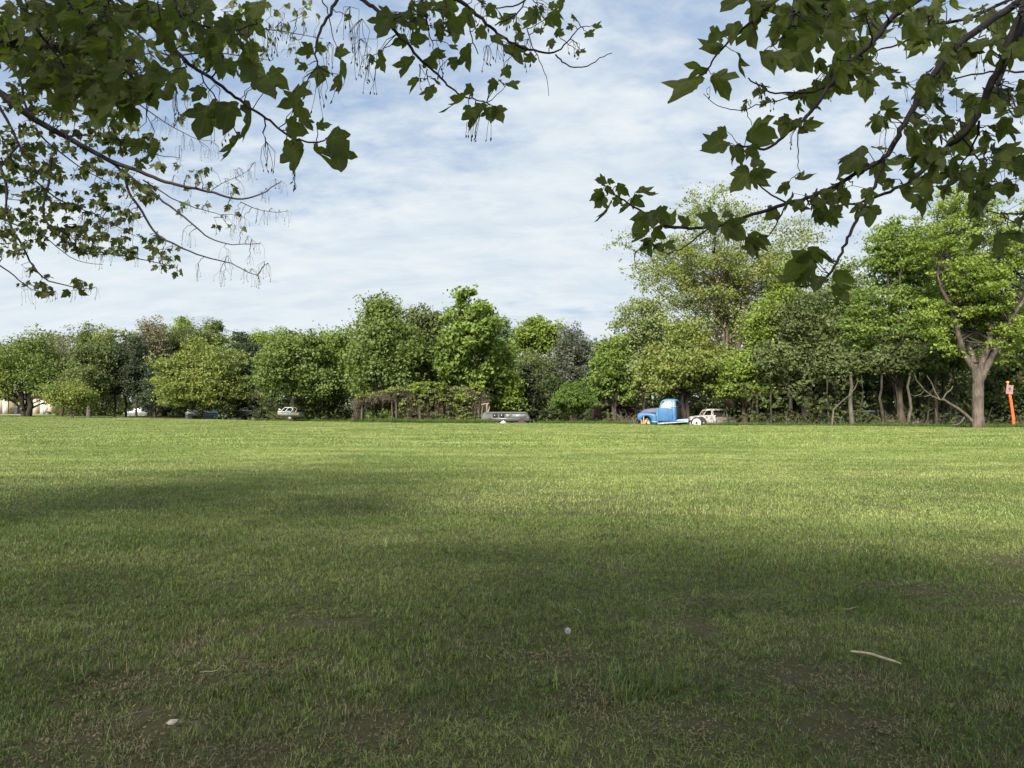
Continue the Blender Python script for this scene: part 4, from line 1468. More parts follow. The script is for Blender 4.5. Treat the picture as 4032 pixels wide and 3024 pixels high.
def car(name, label, cat, px, D, length, yaw, paint, zoff=0.0, profile='sedan', glass=None, height=1.45, group=None):
    X = ground_x(px, D)
    root = tag(empty(name, (X, D, float(ground_z(X, D)) + zoff), yaw), label, cat, group)
    k = length / 4.5
    h = height / 1.45
    W = .86
    glass = glass or DARKG
    low = [(-2.25, .35), (-2.25, .72), (-2.15, .86), (-1.0, .96), (1.1, .98), (2.1, .95), (2.25, .85), (2.25, .35)]
    m = MB()
    rings = []
    for x0, x1, w, rd, z in [(-2.15, 2.15, .78, .2, .30), (-2.25, 2.25, W, .28, .45), (-2.22, 2.24, W, .3, .70), (-2.1, 2.18, .84, .3, .88), (-1.9, 2.1, .80, .3, .95)]:
        rings.append(rrect(x0 * k, x1 * k, w, rd, z * h))
    m.loft(rings)
    m.build('body', paint, root, smooth=True)
    top = {'sedan': (-.95, 1.45, -.35, .95), 'wagon': (-.95, 2.15, -.45, 1.95), 'van': (-1.9, 2.2, -1.5, 2.1)}[profile]
    ca = MB()
    ca.loft([rrect(top[0] * k, top[1] * k, .76, .12, .94 * h), rrect(top[2] * k, top[3] * k, .64, .14, 1.34 * h)])
    ca.build('cabin_glass', glass, root)
    r_ = MB()
    r_.loft([rrect((top[2] - .03) * k, (top[3] + .03) * k, .66, .14, 1.342 * h), rrect((top[2] + .02) * k, (top[3] - .02) * k, .62, .14, 1.41 * h), rrect((top[2] + .25) * k, (top[3] - .25) * k, .4, .14, 1.44 * h)])
    r_.build('roof', paint, root, smooth=True)
    for sy in (-1, 1):
        for f_ in (0.0, .36, .68, 1.0):
            pl = MB()
            xa, xb = top[0] + (top[1] - top[0]) * f_, top[2] + (top[3] - top[2]) * f_
            pl.tube([(xa * k * .99, sy * .765, .93 * h), (xb * k * .99, sy * .65, 1.36 * h)], .035, 5)
            pl.build('pillar', paint, root)
    for x_ in (-1.4, 1.4):
        for sy in (-1, 1):
            wheel(root, (x_ * k, sy * .76, .31), .31, .19, CHROME, .2, side=sy)
    for sy in (-.55, .55):
        MB().box((-2.22 * k, sy, .68 * h), (.08, .3, .13)).build('headlight', MILKY, root, bevel=.02)
    return root


def build_wreck():
    """white stripped vehicle behind the truck"""
    ps = worn_paint('peeling_white_paint', (.44, .44, .42), (.30, .29, .27), (.13, .09, .07), .50, .6, 3)
    D = 55.7
    s = 9.217 * F / D / 1.0            # crop pixels per metre
    X0 = ground_x(2680, D)
    gz = float(ground_z(X0 + 1.5, D))
    Z = lambda cy: EYE + (1588 - (1590 + cy / 9.217)) / (F / D) - gz
    Xc = lambda cx: cx / s
    root = tag(empty('wrecked_car', (X0, D, gz), math.radians(-4)), 'stripped white wreck with open window frames sunk in brush behind the truck wheel', 'car')
    b = MB()
    b.prism([(Xc(340), .25), (Xc(345), Z(490)), (Xc(380), Z(475)), (Xc(560), Z(450)), (Xc(800), Z(428)), (Xc(1150), Z(425)), (Xc(1240), Z(440)), (Xc(1270), .3)], 0, 1.6)
    b.build('body', ps, root, bevel=.05)
    b = MB()
    b.prism([(Xc(1272), .25), (Xc(1272), Z(470)), (Xc(1950), Z(470)), (Xc(1980), .3)], .05, 1.55)
    b.build('rear_body', worn_paint('rusted_rear', (.10, .085, .07), (.20, .18, .16), (.06, .04, .03), .5, .9), root, bevel=.05)
    f = MB()
    for y0 in (.06, 1.54):
        f.tube([(Xc(800), y0, Z(435)), (Xc(860), y0 + (.0), Z(330)), (Xc(930), y0, Z(235)), (Xc(1120), y0, Z(215))], .045, 6)
        f.tube([(Xc(1095), y0, Z(435)), (Xc(1120), y0, Z(215))], .05, 6)
        f.tube([(Xc(1140), y0 - .01, Z(500)), (Xc(1160), y0 - .01, Z(320)), (Xc(1130), y0 - .01, Z(230))], .045, 6)
        f.tube([(Xc(1660), y0, Z(460)), (Xc(1630), y0, Z(245))], .03, 6)
        f.tube([(Xc(830), y0, Z(430)), (Xc(1250), y0, Z(428))], .04, 6)
    f.build('window_frame', ps, root, smooth=True)
    MB().tube([(Xc(940), .1, Z(240)), (Xc(772), -.15, Z(244)), (Xc(790), -.1, Z(300)), (Xc(775), -.05, Z(390)), (Xc(810), .05, Z(430))], .028, 5).build('bent_window_frame', ps, root)
    r_ = MB()
    r_.loft([rrect(Xc(930), Xc(1650), .80, .12, Z(235)) + np.array([0, .8, 0]), rrect(Xc(950), Xc(1630), .78, .14, Z(205)) + np.array([0, .8, 0]), rrect(Xc(1050), Xc(1560), .5, .14, Z(185)) + np.array([0, .8, 0])])
    r_.build('roof', ps, root, smooth=True)
    MB().box((Xc(1500), .85, Z(420)), (1.6, 1.3, .5)).build('seat', DARKIN, root)
    MB().torus((Xc(980), .35, Z(340)), .17, .018, 'y', 18, 6).build('steering_wheel', RUBBER, root)
    for cx in (560, 1680):
        for y_, sd_ in ((.08, -1), (1.52, 1)):
            wheel(root, (Xc(cx), y_, .30), .32, .2, RUST, .2, side=sd_)


build_wreck()


def build_van():
    grey = worn_paint('weathered_grey_paint', (.085, .088, .085), (.060, .063, .060), (.10, .08, .06), .60, .75, 2.5)
    D = 58.2
    ppm = F / D
    xl, xr = ground_x(1905, D), ground_x(2090, D)
    gz = float(ground_z(0, D))
    Z = lambda py: EYE + (1588 - py) / ppm - gz
    root = tag(empty('camper_van', (xr, D, gz), 0), 'old weathered grey van with a row of side windows between shed and bush', 'van')
    Lg = xr - xl
    # x runs from -Lg (front, in the creeper) to 0 (rear)
    b = MB()
    W = 1.7
    rings = []
    for z_, a, c, w, rd in [(.30, -Lg - .2, -.02, .83, .12), (Z(1668), -Lg - .25, 0, .85, .16), (Z(1647), -Lg - .25, -.06, .85, .18), (Z(1645), -Lg - .22, -.07, .83, .18), (Z(1629), -Lg - .1, -.22, .78, .2), (Z(1625), -Lg, -.27, .76, .22), (Z(1622), -Lg + .15, -.42, .66, .22)]:
        rings.append(rrect(a, c, w, rd, z_, 5) + np.array([0, W / 2, 0]))
    b.loft(rings)
    b.build('body', grey, root, smooth=True)
    def win(xa, xb, nm, mat):
        z0, z1 = Z(1644.5), Z(1629.5)
        lean = .06
        y0 = W / 2 - .83 - .012; y1 = W / 2 - .78 - .012
        sh = .10 if xb > -.5 else 0
        a = np.array([[xa, y0, z0], [xb, y0, z0], [xb - sh, y1, z1], [xa, y1, z1]])
        m = MB(); m.add(np.vstack([a, a + np.array([0, .03, 0])]), [[0, 1, 2, 3], [7, 6, 5, 4], [0, 4, 5, 1], [1, 5, 6, 2], [2, 6, 7, 3], [3, 7, 4, 0]])
        w_ = m.build(nm, mat, root)
        f = MB()
        loop = [a[0], a[1], a[2], a[3], a[0]]
        for p_, q_ in zip(loop[:-1], loop[1:]):
            f.tube([p_ + np.array([0, -.005, 0]), q_ + np.array([0, -.005, 0])], .016, 4)
        f.build('window_frame', grey, w_)
    xp = lambda px: (px - 2090) / ppm
    hazy = glass_mat('dusty_glass', (.20, .22, .22), .4)
    win(xp(1940), xp(1960), 'side_window', DARKG)
    win(xp(1966), xp(1986), 'side_window', DARKG)
    win(xp(1990), xp(2010), 'side_window', hazy)
    win(xp(2015), xp(2073), 'side_window', hazy)
    MB().box((-Lg / 2, W / 2 - .862, Z(1648)), (Lg * .95, .02, .035)).build('side_trim', CHROME, root)
    MB().tube([(-Lg + .2, W / 2 - .80, Z(1627)), (-.25, W / 2 - .80, Z(1627))], .02, 5).build('rain_gutter', grey, root)
    for x_ in (-.75, -Lg + .5):
        wheel(root, (x_, .02, .30), .32, .18, RUST, .2)
        wheel(root, (x_, W - .02, .30), .32, .18, RUST, .2, side=1)
    MB().box((.02, W / 2, .45), (.08, 1.5, .14)).build('bumper', RUST, root, bevel=.02)
    # crumpled pale scrap in front
    r = np.random.default_rng(4)
    p0 = P(1982, 1664, 56.9)
    g = float(ground_z(p0[0], p0[1]))
    m = MB()
    n = 9
    ang = np.linspace(0, 2 * np.pi, n, endpoint=False)
    rings = [np.column_stack([.30 * s_ * np.cos(ang) * (1 + .2 * r.normal(0, 1, n)), .25 * s_ * np.sin(ang), np.full(n, z_) + r.normal(0, .015, n)]) for s_, z_ in ((1, 0), (.85, .06), (.45, .13), (.15, .19))]
    m.loft(rings)
    o = m.build('tarpaulin', WHITEP, loc=(p0[0], p0[1], g), smooth=True)
    tag(o, 'crumpled off white tarpaulin lying in front of the grey van', 'tarpaulin')


build_van()


def build_trailer():
    """dark rusty trailer half hidden between bush and truck"""
    D = 60.5
    ppm = F / D
    rm = worn_paint('rusty_red_panel', (.070, .026, .022), (.045, .024, .020), (.035, .026, .020), .5, .9)
    xl, xr = ground_x(2340, D), ground_x(2505, D)
    cx = (xl + xr) / 2
    gz = float(ground_z(cx, D))
    root = tag(empty('box_trailer', (cx, D, gz)), 'dark rust red box trailer half hidden between green bush and blue truck', 'trailer')
    L_ = xr - xl
    zt = EYE + (1588 - 1600) / ppm - gz
    MB().box((0, .9, (zt + .55) / 2), (L_, 1.8, zt - .55)).build('box_body', rm, root, bevel=.02)
    for k in range(9):
        MB().box((-L_ / 2 + .2 + k * (L_ - .4) / 8, -.015, (zt + .55) / 2), (.05, .03, zt - .62)).build('panel_rib', rm, root)
    MB().box((0, .9, .48), (L_ + .6, 1.2, .12)).build('chassis', RUST, root)
    for x_ in (-.5, .45):
        wheel(root, (x_, .0, .32), .32, .2, RUST, .19)
        wheel(root, (x_, 1.8, .32), .32, .2, RUST, .19, side=1)
    # pale slab lying before it
    p = P(2387, 1658, 58.2)
    g = float(ground_z(p[0], p[1]))
    o = MB().box((0, 0, .13), (1.35, .5, .26)).build('concrete_block', plain('pale_concrete', (.30, .26, .22), .9, c2=(.18, .155, .13), scale=5), loc=(p[0], p[1], g), bevel=.02)
    tag(o, 'low pinkish grey concrete block lying beside the green bush', 'block')


build_trailer()


def boat(name, label, px, D, length, yaw, hullm, zoff, tower=False, windscreen=True, deckm=None, cat='boat'):
    X = ground_x(px, D)
    gz = float(ground_z(X, D)) + zoff
    root = tag(empty(name, (X, D, gz), yaw), label, cat)
    n = 9
    def section(t):     # t 0 bow (at -x) .. 1 stern
        w = .95 * min(1, math.sin(min(1, t * 1.25) * math.pi / 2) ** .8 + .02)
        sheer = .95 + .22 * (1 - t) ** 2
        keel = .22 + .55 * max(0, .35 - t) ** 1.3 * 2.0
        x = -length / 2 + length * t
        return np.array([(x, -w, sheer), (x, -w * .96, sheer * .75 + keel * .2), (x, -w * .75, keel + .16), (x, 0, keel), (x, w * .75, keel + .16), (x, w * .96, sheer * .75 + keel * .2), (x, w, sheer), (x, 0, sheer + .03)])
    MB().loft([section(t) for t in np.linspace(0, 1, 12)]).build('hull', hullm, root, smooth=False)
    dk = MB()
    dk.loft([np.array([(-length / 2 + length * t, s_ * (.95 * min(1, math.sin(min(1, t * 1.25) * math.pi / 2) ** .8 + .02)) * q, .95 + .22 * (1 - t) ** 2 + z_) for s_, q, z_ in ((-1, 1.0, .01), (-1, .92, .07), (-1, .5, .15), (1, .5, .15), (1, .92, .07), (1, 1.0, .01))]) for t in np.linspace(.01, .48, 7)])
    dk.build('deck', deckm or WHITEP, root, smooth=True)
    MB().tube([section(t)[0] + np.array([0, -.02, -.03]) for t in np.linspace(0, 1, 12)], .03, 5).build('rub_rail', DARKIN, root)
    if windscreen:
        a = np.array([[-.15 * length, -.75, 1.08], [-.15 * length, .75, 1.08], [-.02 * length, .7, 1.38], [-.02 * length, -.7, 1.38]])
        m = MB(); m.add(np.vstack([a, a + np.array([.02, 0, 0])]), [[0, 1, 2, 3], [7, 6, 5, 4], [0, 4, 5, 1], [1, 5, 6, 2], [2, 6, 7, 3], [3, 7, 4, 0]])
        m.add(np.array([[-.15 * length, -.76, 1.06], [.18 * length, -.86, 1.0], [.12 * length, -.80, 1.30], [-.02 * length, -.72, 1.38]]), [[0, 1, 2, 3]])
        m.build('windscreen', glass_mat('tinted_screen', (.10, .20, .24), .2), root)
    if tower:
        for s_ in (-1, 1):
            MB().tube([(-.28 * length, s_ * .8, 1.1), (-.20 * length, s_ * .8, 1.55), (-.10 * length, s_ * .74, 1.98), (.16 * length, s_ * .74, 1.96), (.24 * length, s_ * .8, 1.7), (.16 * length, s_ * .85, 1.05)], .045, 6).build('tower_rail', WHITEP, root, smooth=True)
        MB().tube([(-.10 * length, -.74, 1.98), (-.10 * length, .74, 1.98)], .04, 6).tube([(.16 * length, -.74, 1.96), (.16 * length, .74, 1.96)], .04, 6).build('tower_crossbar', WHITEP, root)
        MB().tube([(-.27 * length, -.8, 1.5), (-.36 * length, -.85, 1.62), (-.34 * length, -.85, 1.75), (-.29 * length, -.82, 1.6)], .05, 6).build('mirror', WHITEP, root)
    tr = MB()
    tr.box((0, -.45, .10), (length * .8, .08, .10)); tr.box((0, .45, .10), (length * .8, .08, .10)); tr.box((-length * .5, 0, .10), (length * .3, .08, .10))
    tr.build('trailer_frame', RUST, root)
    for s_ in (-1, 1):
        wheel(root, (.12 * length, s_ * .85, .02), .30, .18, CHROME, .18, side=s_)
    return root


def build_boats():
    gelw = plain('grey_white_hull', (.30, .31, .29), .35, c2=(.22, .22, .20), scale=3)
    navy = plain('navy_hull', (.030, .045, .10), .35, c2=(.05, .07, .13), scale=3)
    blk = plain('black_cover', (.02, .025, .045), .6)
    boat('speedboat', 'white speedboat with an arched tow tower under the green maple', 1140, 62.3, 3.2, math.radians(-4), gelw, .32, tower=True).scale = (.66, .62, .46)
    boat('small_boat', 'small boat with navy stripe and white deck beneath the big olive tree', 852, 73, 2.6, math.radians(6), navy, -.15)
    boat('small_boat', 'low white boat bow pointing up at the left foot of the big olive tree', 775, 76, 1.9, math.radians(14), WHITEP, .0, windscreen=False)
    boat('small_boat', 'tiny grey boat lying beside the low white one', 751, 75, 1.0, math.radians(4), gelw, -.45, windscreen=False)
    # flat bed trailer with a white board
    D = 74; ppm = F / D
    X = ground_x(965, D); gz = float(ground_z(X, D))
    root = tag(empty('utility_trailer', (X, D, gz)), 'dark blue flatbed trailer with pale top and upright white headboard in front of the spruces', 'trailer')
    MB().box((-.35, .7, 1.00), (2.2, 1.4, .40)).build('bed', blk, root, bevel=.02)
    MB().box((-.35, .7, 1.225), (2.0, 1.3, .05)).build('bed_cover', WHITEP, root)
    MB().box((1.25, .7, 1.0), (.9, 1.4, .75)).build('cabinet', blk, root, bevel=.02)
    MB().box((1.0, -.02, 1.62), (.42, .05, .46)).build('headboard', plain('cream_board', (.62, .60, .50), .7), root)
    MB().box((1.15, .3, 1.39), (.6, .6, .05)).build('bed_cover', blk, root)
    for x_ in (-.6, .9):
        wheel(root, (x_, 0, .33), .33, .2, CHROME, .2)
        wheel(root, (x_, 1.4, .33), .33, .2, CHROME, .2, side=1)
    silver = worn_paint('dusty_silver_paint', (.22, .23, .24), (.15, .16, .17), (.2, .2, .2), .7, .4)
    white = worn_paint('dusty_white_paint', (.34, .35, .36), (.22, .22, .22), (.25, .22, .2), .68, .4)
    car('parked_car', 'silver parked car deep in the wood behind the pale straight thin trunk', 'car', 3375, 56.5, 4.6, .05, silver, .1, 'wagon')
    car('parked_car', 'pale grey parked car seen between dark trunks near the thick pinkish trunk', 'car', 3690, 55.5, 4.4, -.05, white, -.1, 'sedan')
    car('parked_car', 'dark teal and white parked car glimpsed between trunks of the wood', 'car', 3558, 58.0, 2.6, .4, worn_paint('teal_paint', (.10, .19, .17), (.16, .24, .22), (.4, .4, .38), .55), .0, 'wagon')
    car('parked_car', 'white parked car glimpsed behind the pine trunks', 'car', 545, 92, 3.0, .1, silver, -.35, 'sedan')
    car('parked_car', 'pale car glimpsed between the pines and the big olive tree', 'car', 620, 88, 3.2, -.1, silver, .5, 'sedan')


build_boats()


def build_garages():
    D = 106.0
    ppm = F / D
    cream = plain('cream_render', (.52, .45, .34), .85, c2=(.43, .37, .28), scale=1.5)
    doorw = plain('white_door', (.66, .63, .60), .6, c2=(.58, .55, .52), scale=2)
    greyt = plain('grey_trim', (.22, .21, .18), .8)
    roofm = plain('grey_roofing', (.16, .15, .14), .9)
    gx = lambda px: ground_x(px, D)
    x_left, x_right = gx(-260), gx(240)
    x0 = gx(0)
    root = tag(empty('storage_garage', (x0, D, 0)), 'long low cream storage garage with white doors and one dark open bay', 'garage')
    Hh = 2.7
    # openings in pixels: (start, end, kind)
    ops = [(-230, -195, 'door'), (-180, -145, 'door'), (-120, -86, 'door'), (-70, -34, 'door'), (6, 28, 'door'), (31, 74, 'open'), (77, 95, 'door'), (99, 130, 'open'), (153, 188, 'door'), (208, 236, 'open')]
    cur = -260
    for a, b, kd in ops:
        if a > cur:
            MB().box(((gx(cur) + gx(a)) / 2 - x0, .12, Hh / 2), (gx(a) - gx(cur) - .004, .24, Hh)).build('wall', cream, root)
        MB().box(((gx(a) + gx(b)) / 2 - x0, .122, Hh - .2), (gx(b) - gx(a), .236, .40)).build('lintel', cream, root)
        if kd == 'door':
            d = MB().box(((gx(a) + gx(b)) / 2 - x0, .12, (Hh - .4) / 2), (gx(b) - gx(a) - .01, .06, Hh - .41)).build('door', doorw, root)
            MB().box(((gx(a) + gx(b)) / 2 - x0, .082, (Hh - .4) / 2), (.03, .012, Hh - .5)).build('door_seam', greyt, d)
            for e in (a, b):
                MB().box((gx(e) - x0 + (.05 if e == a else -.05), .05, (Hh - .4) / 2), (.09, .06, Hh - .42)).build('door_frame', greyt, root)
        cur = b
    MB().box(((gx(236) + gx(240)) / 2 - x0, .12, Hh / 2), (gx(240) - gx(236), .24, Hh)).build('wall', cream, root)
    MB().box(((x_left + x_right) / 2 - x0, 7.2, Hh / 2), (x_right - x_left, .2, Hh)).build('rear_wall', cream, root)
    for xx in (x_left, gx(-132), gx(29.5), gx(75.5), gx(97), gx(132), gx(206), x_right):
        MB().box((xx - x0, 3.72, Hh / 2), (.15, 6.9, Hh - .02)).build('inner_wall', cream, root)
    m = MB()
    m.prism([(-.6, Hh + .005), (8.0, Hh + .005), (7.8, Hh + .15), (3.7, Hh + 1.3), (-.5, Hh + .15)], x_left - .3 - x0, x_right + .3 - x0)
    V = np.concatenate(m.V)
    for k in range(len(m.V)):
        v = m.V[k]; m.V[k] = np.column_stack([v[:, 1], v[:, 0], v[:, 2]])
    m.build('roof', roofm, root)
    # driveway of gravel in front
    n = 30
    xs = np.linspace(gx(-260), gx(232), n)
    ya = np.full(n, 105.9); yb = 98.0 + .8 * np.sin(xs * .4) + np.clip((xs + 70) * .25, 0, 4)
    V = np.concatenate([np.column_stack([xs, yb, ground_z(xs, yb) + .03]), np.column_stack([xs, ya, ground_z(xs, ya) + .03])])
    Q = [[i, i + 1, n + i + 1, n + i] for i in range(n - 1)]
    o = link('gravel_path', make_mesh('gravel_path', V, [np.array(Q)], plain('gravel', (.25, .20, .16), .95, c2=(.17, .14, .11), scale=3)))
    tag(o, kind='structure')
    # bin standing by the open bay
    p = np.array([ground_x(68, 104.2), 104.2, 0])
    g = float(ground_z(p[0], p[1])) + .03
    rb = tag(empty('rubbish_bin', (p[0], p[1], g)), 'dark blue grey wheeled bin standing before the dark open bay', 'bin')
    MB().loft([rrect(-.24, .24, .26, .05, .05), rrect(-.31, .31, .34, .06, 1.0)]).build('bin_body', plain('bin_plastic', (.04, .055, .07), .5), rb)
    MB().loft([rrect(-.33, .33, .36, .06, 1.005), rrect(-.30, .30, .33, .06, 1.09)]).build('lid', plain('bin_lid', (.03, .04, .05), .5), rb)
    p = np.array([ground_x(188, 101.5), 101.5, 0])
    g = float(ground_z(p[0], p[1])) + .03
    m = MB(); ang = np.linspace(0, 2 * np.pi, 14, endpoint=False)
    m.loft([np.column_stack([.62 * s_ * np.cos(ang), .4 * s_ * np.sin(ang), np.full(14, z_)]) for s_, z_ in ((1, 0), (.85, .18), (.5, .36), (.12, .42))])
    tag(m.build('covered_mound', plain('black_tarp', (.02, .025, .03), .5), loc=(p[0], p[1], g), smooth=True), 'low black tarpaulin covered mound on the gravel near the white double door', 'mound')


build_garages()


def build_post():
    D = 47.6
    ppm = F / D
    orange = worn_paint('orange_paint', (.78, .13, .035), (.70, .10, .03), (.80, .45, .32), .60, .55, 4)
    pinkm = plain('faded_sign', (.33, .205, .195), .7, c2=(.27, .16, .155), scale=6)
    ink = plain('dark_ink', (.055, .03, .04), .8)
    b = P(3994, 1681, D); t_ = P(3966, 1503, D)
    b[2] = float(ground_z(b[0], b[1]))
    root = tag(empty('sign_post', tuple(b)), 'leaning orange wooden post carrying a faded pink sign at the edge of the field', 'sign')
    q = lambda x, y, d=0.0: P(x, y, D + d) - b
    m = MB()
    pts = [q(3994, 1690), q(3989, 1640), q(3982, 1590), q(3975, 1550), q(3969, 1518)]
    pts[0][2] = -.25
    rings = []
    for p_, w in zip(pts, (.085, .085, .08, .075, .065)):
        rings.append(np.array([(p_[0] - w, p_[1] - .04, p_[2]), (p_[0] + w, p_[1] - .04, p_[2]), (p_[0] + w, p_[1] + .04, p_[2]), (p_[0] - w, p_[1] + .04, p_[2])]))
    m.loft(rings)
    m.build('post', orange, root, bevel=.008)
    c = q(3967.5, 1506)
    MB().loft([np.column_stack([rr * np.cos(np.linspace(0, 6.28, 12, endpoint=False)), rr * np.sin(np.linspace(0, 6.28, 12, endpoint=False)), np.full(12, z_)]) + c for rr, z_ in ((.05, -.16), (.055, -.06), (.09, -.03), (.10, .04), (.05, .09))]).build('post_cap', plain('orange_cap', (.85, .30, .12), .5), root, smooth=True)
    # board, slightly tilted with the post
    ctr = q(3975.5, 1533, -.07)
    tilt = Matrix.Rotation(math.radians(7), 4, 'Y')
    def on(name, poly, yy, mat, parent, th=.012):
        mb = MB().prism(poly, yy, yy + th)
        o = mb.build(name, mat, parent)
        return o
    w, h = .225, .31
    bd = on('sign_board', [(-w, -h), (w, -h), (w, h * .96), (w * .75, h), (w * .7, h * .9), (-w, h * .92)], -.012, pinkm, root)
    bd.matrix_basis = Matrix.Translation(Vector(ctr)) @ tilt
    # printed marks: ring with an upright letter, foot bar, line of small text
    mk = MB()
    mk.torus((-.01, -.018, .05), .075, .013, 'y', 20, 6)
    mk.build('printed_ring', ink, bd)
    e = MB()
    e.box((-.03, -.020, .05), (.022, .006, .12)); e.box((.0, -.020, .075), (.05, .006, .02)); e.box((.02, -.020, .05), (.018, .006, .04)); e.box((.0, -.020, .035), (.045, .006, .018))
    e.build('printed_letter', ink, bd)
    e = MB()
    e.box((.045, -.019, -.035), (.11, .006, .022), tilt=(0, .25, 0)); e.box((0, -.019, -.085), (.06, .006, .012))
    e.build('printed_bar', ink, bd)
    e = MB()
    for row, n_ in ((-.135, 9), (-.17, 7)):
        for k in range(n_):
            e.box((-.15 + k * .036, -.019, row + .004 * ((k * 5) % 3)), (.022, .006, .012 + .005 * (k % 2)))
    for k in range(8):
        e.box((-.13 + k * .036, -.019, .23), (.024, .006, .022))
    e.build('printed_text', plain('faded_ink', (.20, .11, .12), .8), bd)


build_post()


def build_big_limb():
    r = np.random.default_rng(3)
    D = 46.6
    q = lambda x, y, d=0.0: P(x, y, D + d)
    m = MB()
    m.tube([q(3826, 1657), q(3800, 1630), q(3770, 1607), q(3740, 1590), q(3718, 1574), q(3700, 1573), q(3668, 1558), q(3640, 1535), q(3608, 1497), q(3600, 1470)], [.12, .10, .075, .05, .035, .02], 8)
    m.tube([q(3712, 1572), q(3725, 1550), q(3745, 1533), q(3752, 1520)], [.05, .03], 6)
    m.tube([q(3662, 1556), q(3640, 1562), q(3625, 1553), q(3640, 1537)], [.04, .02], 6)
    m.tube([q(3700, 1572), q(3680, 1540), q(3670, 1510), q(3650, 1480)], [.045, .02], 6)
    m.tube([q(3625, 1553), q(3600, 1560), q(3585, 1552)], [.03, .012], 5)
    b = q(3826, 1657)
    g = float(ground_z(b[0], b[1]))
    o = m.build('fallen_limb', BARKG, None, loc=(b[0], b[1], g), smooth=True, off=(b[0], b[1], g))
    tag(o, 'long broken grey limb leaning from the foot of the thick pinkish trunk', 'fallen limb')
    m = MB()
    q2 = lambda x, y: P(x, y, 46.3)
    pts = [q2(3798, 1643), q2(3785, 1662), q2(3770, 1672), q2(3745, 1674)]
    m.tube(pts, [.05, .035], 6)
    a, c = q2(3752, 1672), q2(3765, 1683)
    c[2] = float(ground_z(c[0], c[1])) + .01
    m.tube([a, c], [.025, .012], 5)
    b = pts[2].copy(); b[2] = float(ground_z(b[0], b[1]))
    tag(m.build('broken_branch', BARKG, None, loc=tuple(b), smooth=True, off=b), 'short pale forked branch lying under the long broken limb', 'branch')
    # broken pale limb leaning in the wood (left of the silver cars)
    m = MB()
    q3 = lambda x, y: P(x, y, 49.3)
    a = q3(3276, 1640); a[2] = float(ground_z(a[0], a[1]))
    m.tube([a, q3(3282, 1612), q3(3310, 1585), q3(3340, 1560), q3(3366, 1530), q3(3378, 1500)], [.08, .05, .03, .015], 7)
    tag(m.build('leaning_limb', BARKG, None, loc=tuple(a), smooth=True, off=a), 'bent grey limb leaning to the upper right beside the silver parked car', 'fallen limb')
    # brown twiggy brush pile by the truck front
    m = MB()
    for _ in range(60):
        px = r.uniform(2425, 2502); Dq = 56.3 + r.uniform(-.6, .8)
        p = P(px, 1668, Dq); p[2] = float(ground_z(p[0], p[1]))
        e = p + np.array([r.uniform(-.8, .8), r.uniform(-.4, .4), r.uniform(.15, 1.0)])
        m.tube(wiggle(p, e, 5, .07, r, .1), [.022, .008], 4, .7 + .3 * r.random())
    o = m.build('brush_pile', LM['dead'])
    tag(o, 'pile of dead brown branches against the front of the blue truck', 'brush pile', kind='stuff')


build_big_limb()


